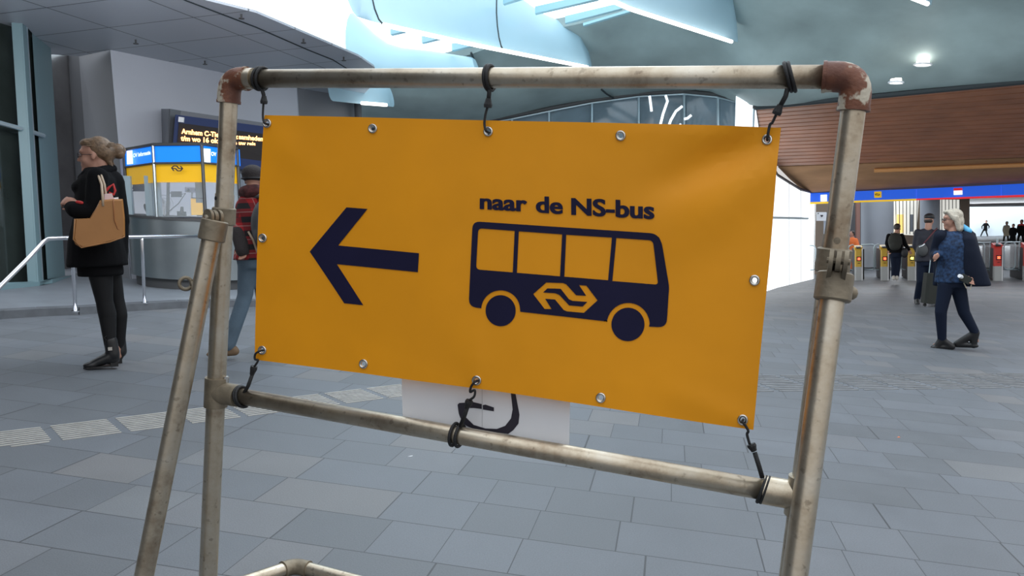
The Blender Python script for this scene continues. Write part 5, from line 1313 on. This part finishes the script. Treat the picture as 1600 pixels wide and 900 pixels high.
b = B().tube([q(1503, 433, -.15), q(1499, 431, -.19)], .022, 12); b.v = [iM @ v for v in b.v]; b.obj('lens', 'whitem', cam_, local=True)
b = B().tube([q(1506, 442, -.13), q(1510, 450, -.13), q(1516, 452, -.13), q(1518, 444, -.13)], .006, 6); b.v = [iM @ v for v in b.v]; b.obj('wrist_strap', 'cream', cam_, local=True)
# ---------------- 4: person in dark cap from behind with suitcase
J = dict(head=(1452, 344, 0), neck=(1451, 353, 0), chest=(1448, 371, 0), pelvis=(1446, 407, 0), shL=(1434, 363, 0), elL=(1430, 384, .04), wrL=(1438, 400, .06), shR=(1464, 363, 0), elR=(1468, 384, -.02), wrR=(1466, 400, -.06),
         hipL=(1440, 412, 0), knL=(1438, 440, -.08), anL=(1433, 466, .0), toeL=(1431, 476, .15), hipR=(1452, 412, 0), knR=(1456, 440, .08), anR=(1458, 463, .10), toeR=(1455, 472, .25))
f, g, at, ax, jo = walker('person in dark cap and dark coat seen from behind, beside the pale-haired woman', 1442, 475, None, J, dict(trousers='navytrou', jacket=pbr('dark_violet_coat', (.022, .022, .036), .7, var=(10, .4)), shoe='leather', cuff=.06), 1.0, (.5, .86), hands=True, coat_len=.02)
f.part('cap', 'black', [('E', at(-.005, 0, .062), ax(.108, .090, .070)), ('E', at(.10, 0, .035), ax(.05, .06, .012))], .010, 3)
f.part('hair', 'darkhair', [('E', at(-.035, 0, -.01), ax(.076, .080, .055))], .010, 3)
q = f.q
sb_ = thing('sling_bag', 'grey sling bag on a red strap across the dark coat', 'bag', f.M @ Matrix.Translation(q(1441, 390, -.2)))
iM = MW[sb_].inverted() @ f.M
b = fused(B().ell(q(1441, 391, -.18), (Vector((.10, 0, .02)), Vector((0, .05, 0)), Vector((-.02, 0, .12)))), .012, 2); b.v = [iM @ v for v in b.v]; b.obj('bag_body', 'darkgrey', sb_, smooth=True, local=True)
b = B().tube([q(1443, 381, -.21), q(1450, 373, -.19), q(1460, 361, -.13), q(1464, 356.5, 0)], .012, 8); b.v = [iM @ v for v in b.v]; b.obj('strap', pbr('dark_red_strap', (.12, .03, .04), .7), sb_, smooth=True, local=True)
b = B().tube([q(1436, 386, -.235), q(1441, 384, -.24), q(1445, 381, -.235)], .012, 8); b.v = [iM @ v for v in b.v]; b.obj('flap_edge', 'whitem', sb_, smooth=True, local=True)
sc = FL(1453, 479); su = thing('suitcase', 'dark upright suitcase standing just left of the pale-haired woman\'s legs', 'suitcase', Vector((sc.x, sc.y, sc.z)))
b = B().bevbox((0, 0, .34), Vector((.15, 0, 0)), Vector((0, .11, 0)), Vector((0, 0, .28)), .04); b.obj('shell', 'olive', su, local=True)
for x in (-.11, .11): B().tube([Vector((x, -.03, .03)), Vector((x, .0, .03))], .03, 12).obj('wheel', 'black', su, local=True)
for x in (-.06, .06): B().tube([Vector((x, .05, .6)), Vector((x, .05, .86))], .008, 8).obj('handle_rod', 'alu', su, local=True)
B().tube([Vector((-.07, .05, .87)), Vector((.07, .05, .87))], .015, 8).obj('grip', 'black', su, local=True)
# ---------------- 5: man with backpack at the yellow gate
J = dict(head=(1402.5, 356, 0), neck=(1401, 362, 0), chest=(1399, 374, 0), pelvis=(1399.5, 396, 0), shL=(1389, 368.5, 0), elL=(1386, 381, -.02), wrL=(1389, 390, -.04), shR=(1409, 368.5, 0), elR=(1414, 381, .0), wrR=(1420, 390, .02),
         hipL=(1396, 398, 0), knL=(1396.5, 416, 0), anL=(1396, 431, 0), toeL=(1395, 437, .12), hipR=(1403, 398, 0), knR=(1403, 416, .02), anR=(1401.5, 431, .02), toeR=(1402, 437, .15))
f, g, at, ax, jo = walker('dark-haired man in black with a backpack walking through the yellow gates', 1399, 437, 20.3, J, dict(trousers='navytrou', jacket='blackwool', shoe='sole', cuff=.06), .92, (.5, .86), coat_len=-.02)
f.part('hair', 'darkhair', [('E', at(-.02, 0, .045), ax(.095, .085, .080)), ('E', at(-.05, 0, .0), ax(.06, .08, .06))], .012, 3)
q = f.q
t = thing('backpack', 'olive black backpack on the man at the yellow gates', 'backpack', f.M @ Matrix.Translation(q(1399, 378, -.2)))
iM = MW[t].inverted() @ f.M
b = fused(B().ell(q(1398.5, 377, -.20), (Vector((.165, 0, 0)), Vector((0, .10, 0)), Vector((0, 0, .22)))).ell(q(1398.5, 384, -.23), (Vector((.14, 0, 0)), Vector((0, .09, 0)), Vector((0, 0, .12)))), .014, 3); b.v = [iM @ v for v in b.v]; b.obj('pack_body', 'olive', t, smooth=True, local=True)
for x in (1393, 1405):
    b = B().tube([q(x, 371, -.19), q(x, 364.5, -.06), q(x, 366, .08)], .018, 6); b.v = [iM @ v for v in b.v]; b.obj('shoulder_strap', 'darkgrey', t, smooth=True, local=True)
t = thing('sling_bag', 'small black bag hanging at the right hip of the man at the gates', 'bag', f.M @ Matrix.Translation(q(1414, 396, -.05)))
iM = MW[t].inverted() @ f.M
b = fused(B().ell(q(1413.5, 395, -.1), (Vector((.085, 0, 0)), Vector((0, .05, 0)), Vector((0, 0, .13)))), .012, 2); b.v = [iM @ v for v in b.v]; b.obj('bag_body', 'black', t, smooth=True, local=True)
b = B().tube([q(1411, 388, -.1), q(1409, 378, -.1), q(1405, 366, -.04)], .010, 6); b.v = [iM @ v for v in b.v]; b.obj('strap', 'black', t, smooth=True, local=True)
# ---------------- far people
def far(label, fx, fy, depth, hx, hy, k, jm, tm, stride=.15, coat=.35, hair='darkhair', face=(-.7, -.7), sw=.0):
    s_ = depth/F; Hh = (fy-hy)
    def X(dx, fz_): return (lerp(fx, hx, fz_)+dx/s_*1.0, fy-Hh*fz_)
    J = dict(head=(*X(0, .96), 0), neck=(*X(0, .86), 0), chest=(*X(0, .76), 0), pelvis=(*X(0, .54), 0), shL=(*X(-.17*k, .81), 0), elL=(*X(-.24*k-sw, .64), .08), wrL=(*X(-.20*k-sw, .50), -.05), shR=(*X(.17*k, .81), 0), elR=(*X(.24*k+sw, .64), -.08), wrR=(*X(.22*k+sw, .52), .05),
             hipL=(*X(-.08*k, .5), 0), knL=(*X(-.1*k-stride*.5, .28), 0), anL=(*X(-.08*k-stride, .06), .0), toeL=(*X(-.08*k-stride-.03, .0), -.12), hipR=(*X(.08*k, .5), 0), knR=(*X(.1*k+stride*.2, .28), -.05), anR=(*X(.08*k+stride*.8, .07), .08), toeR=(*X(.08*k+stride*.8-.03, .0), -.05))
    f, g, at, ax, jo = walker(label, fx, fy, depth, J, dict(trousers=tm, jacket=jm, shoe='black', cuff=.06), k, face, voxel=.022, hands=False, coat_len=coat)
    f.part('hair', hair, [('E', at(-.03, 0, .045), ax(.10, .09, .085)), ('E', at(-.06, 0, -.02), ax(.06, .085, .07))], .02, 2)
    return f
far('small distant figure in dark flapping coat hurrying towards the camera', 1538, 369.5, 72, 1541, 345, .86, 'blackwool', 'blackwool', .25, .30, sw=.12)
far('distant person in a cream coat left of the black-coated one', 1572, 381, 50, 1573, 347, .86, 'cream', 'olive', .1, .3, 'cream')
far('distant person in a long black coat, between cream coat and red collar', 1582, 384, 46, 1583, 351, .82, 'blackwool', 'blackwool', .12, .55)
f = far('distant person in black with a red collar at the right edge', 1595, 383, 47, 1596, 344.5, .94, 'blackwool', 'blackwool', .12, .25)
f.part('collar', 'redcloth', [('t', [f.q(1592, 352, -.05), f.q(1596, 350.5, -.14), f.q(1600, 352, -.05)], .06)], .02, 2)
f = far('person in an orange jacket glimpsed right behind the right frame post', 1332, 424, 25, 1331, 363, .80, 'orange', 'orange', .0, .3)
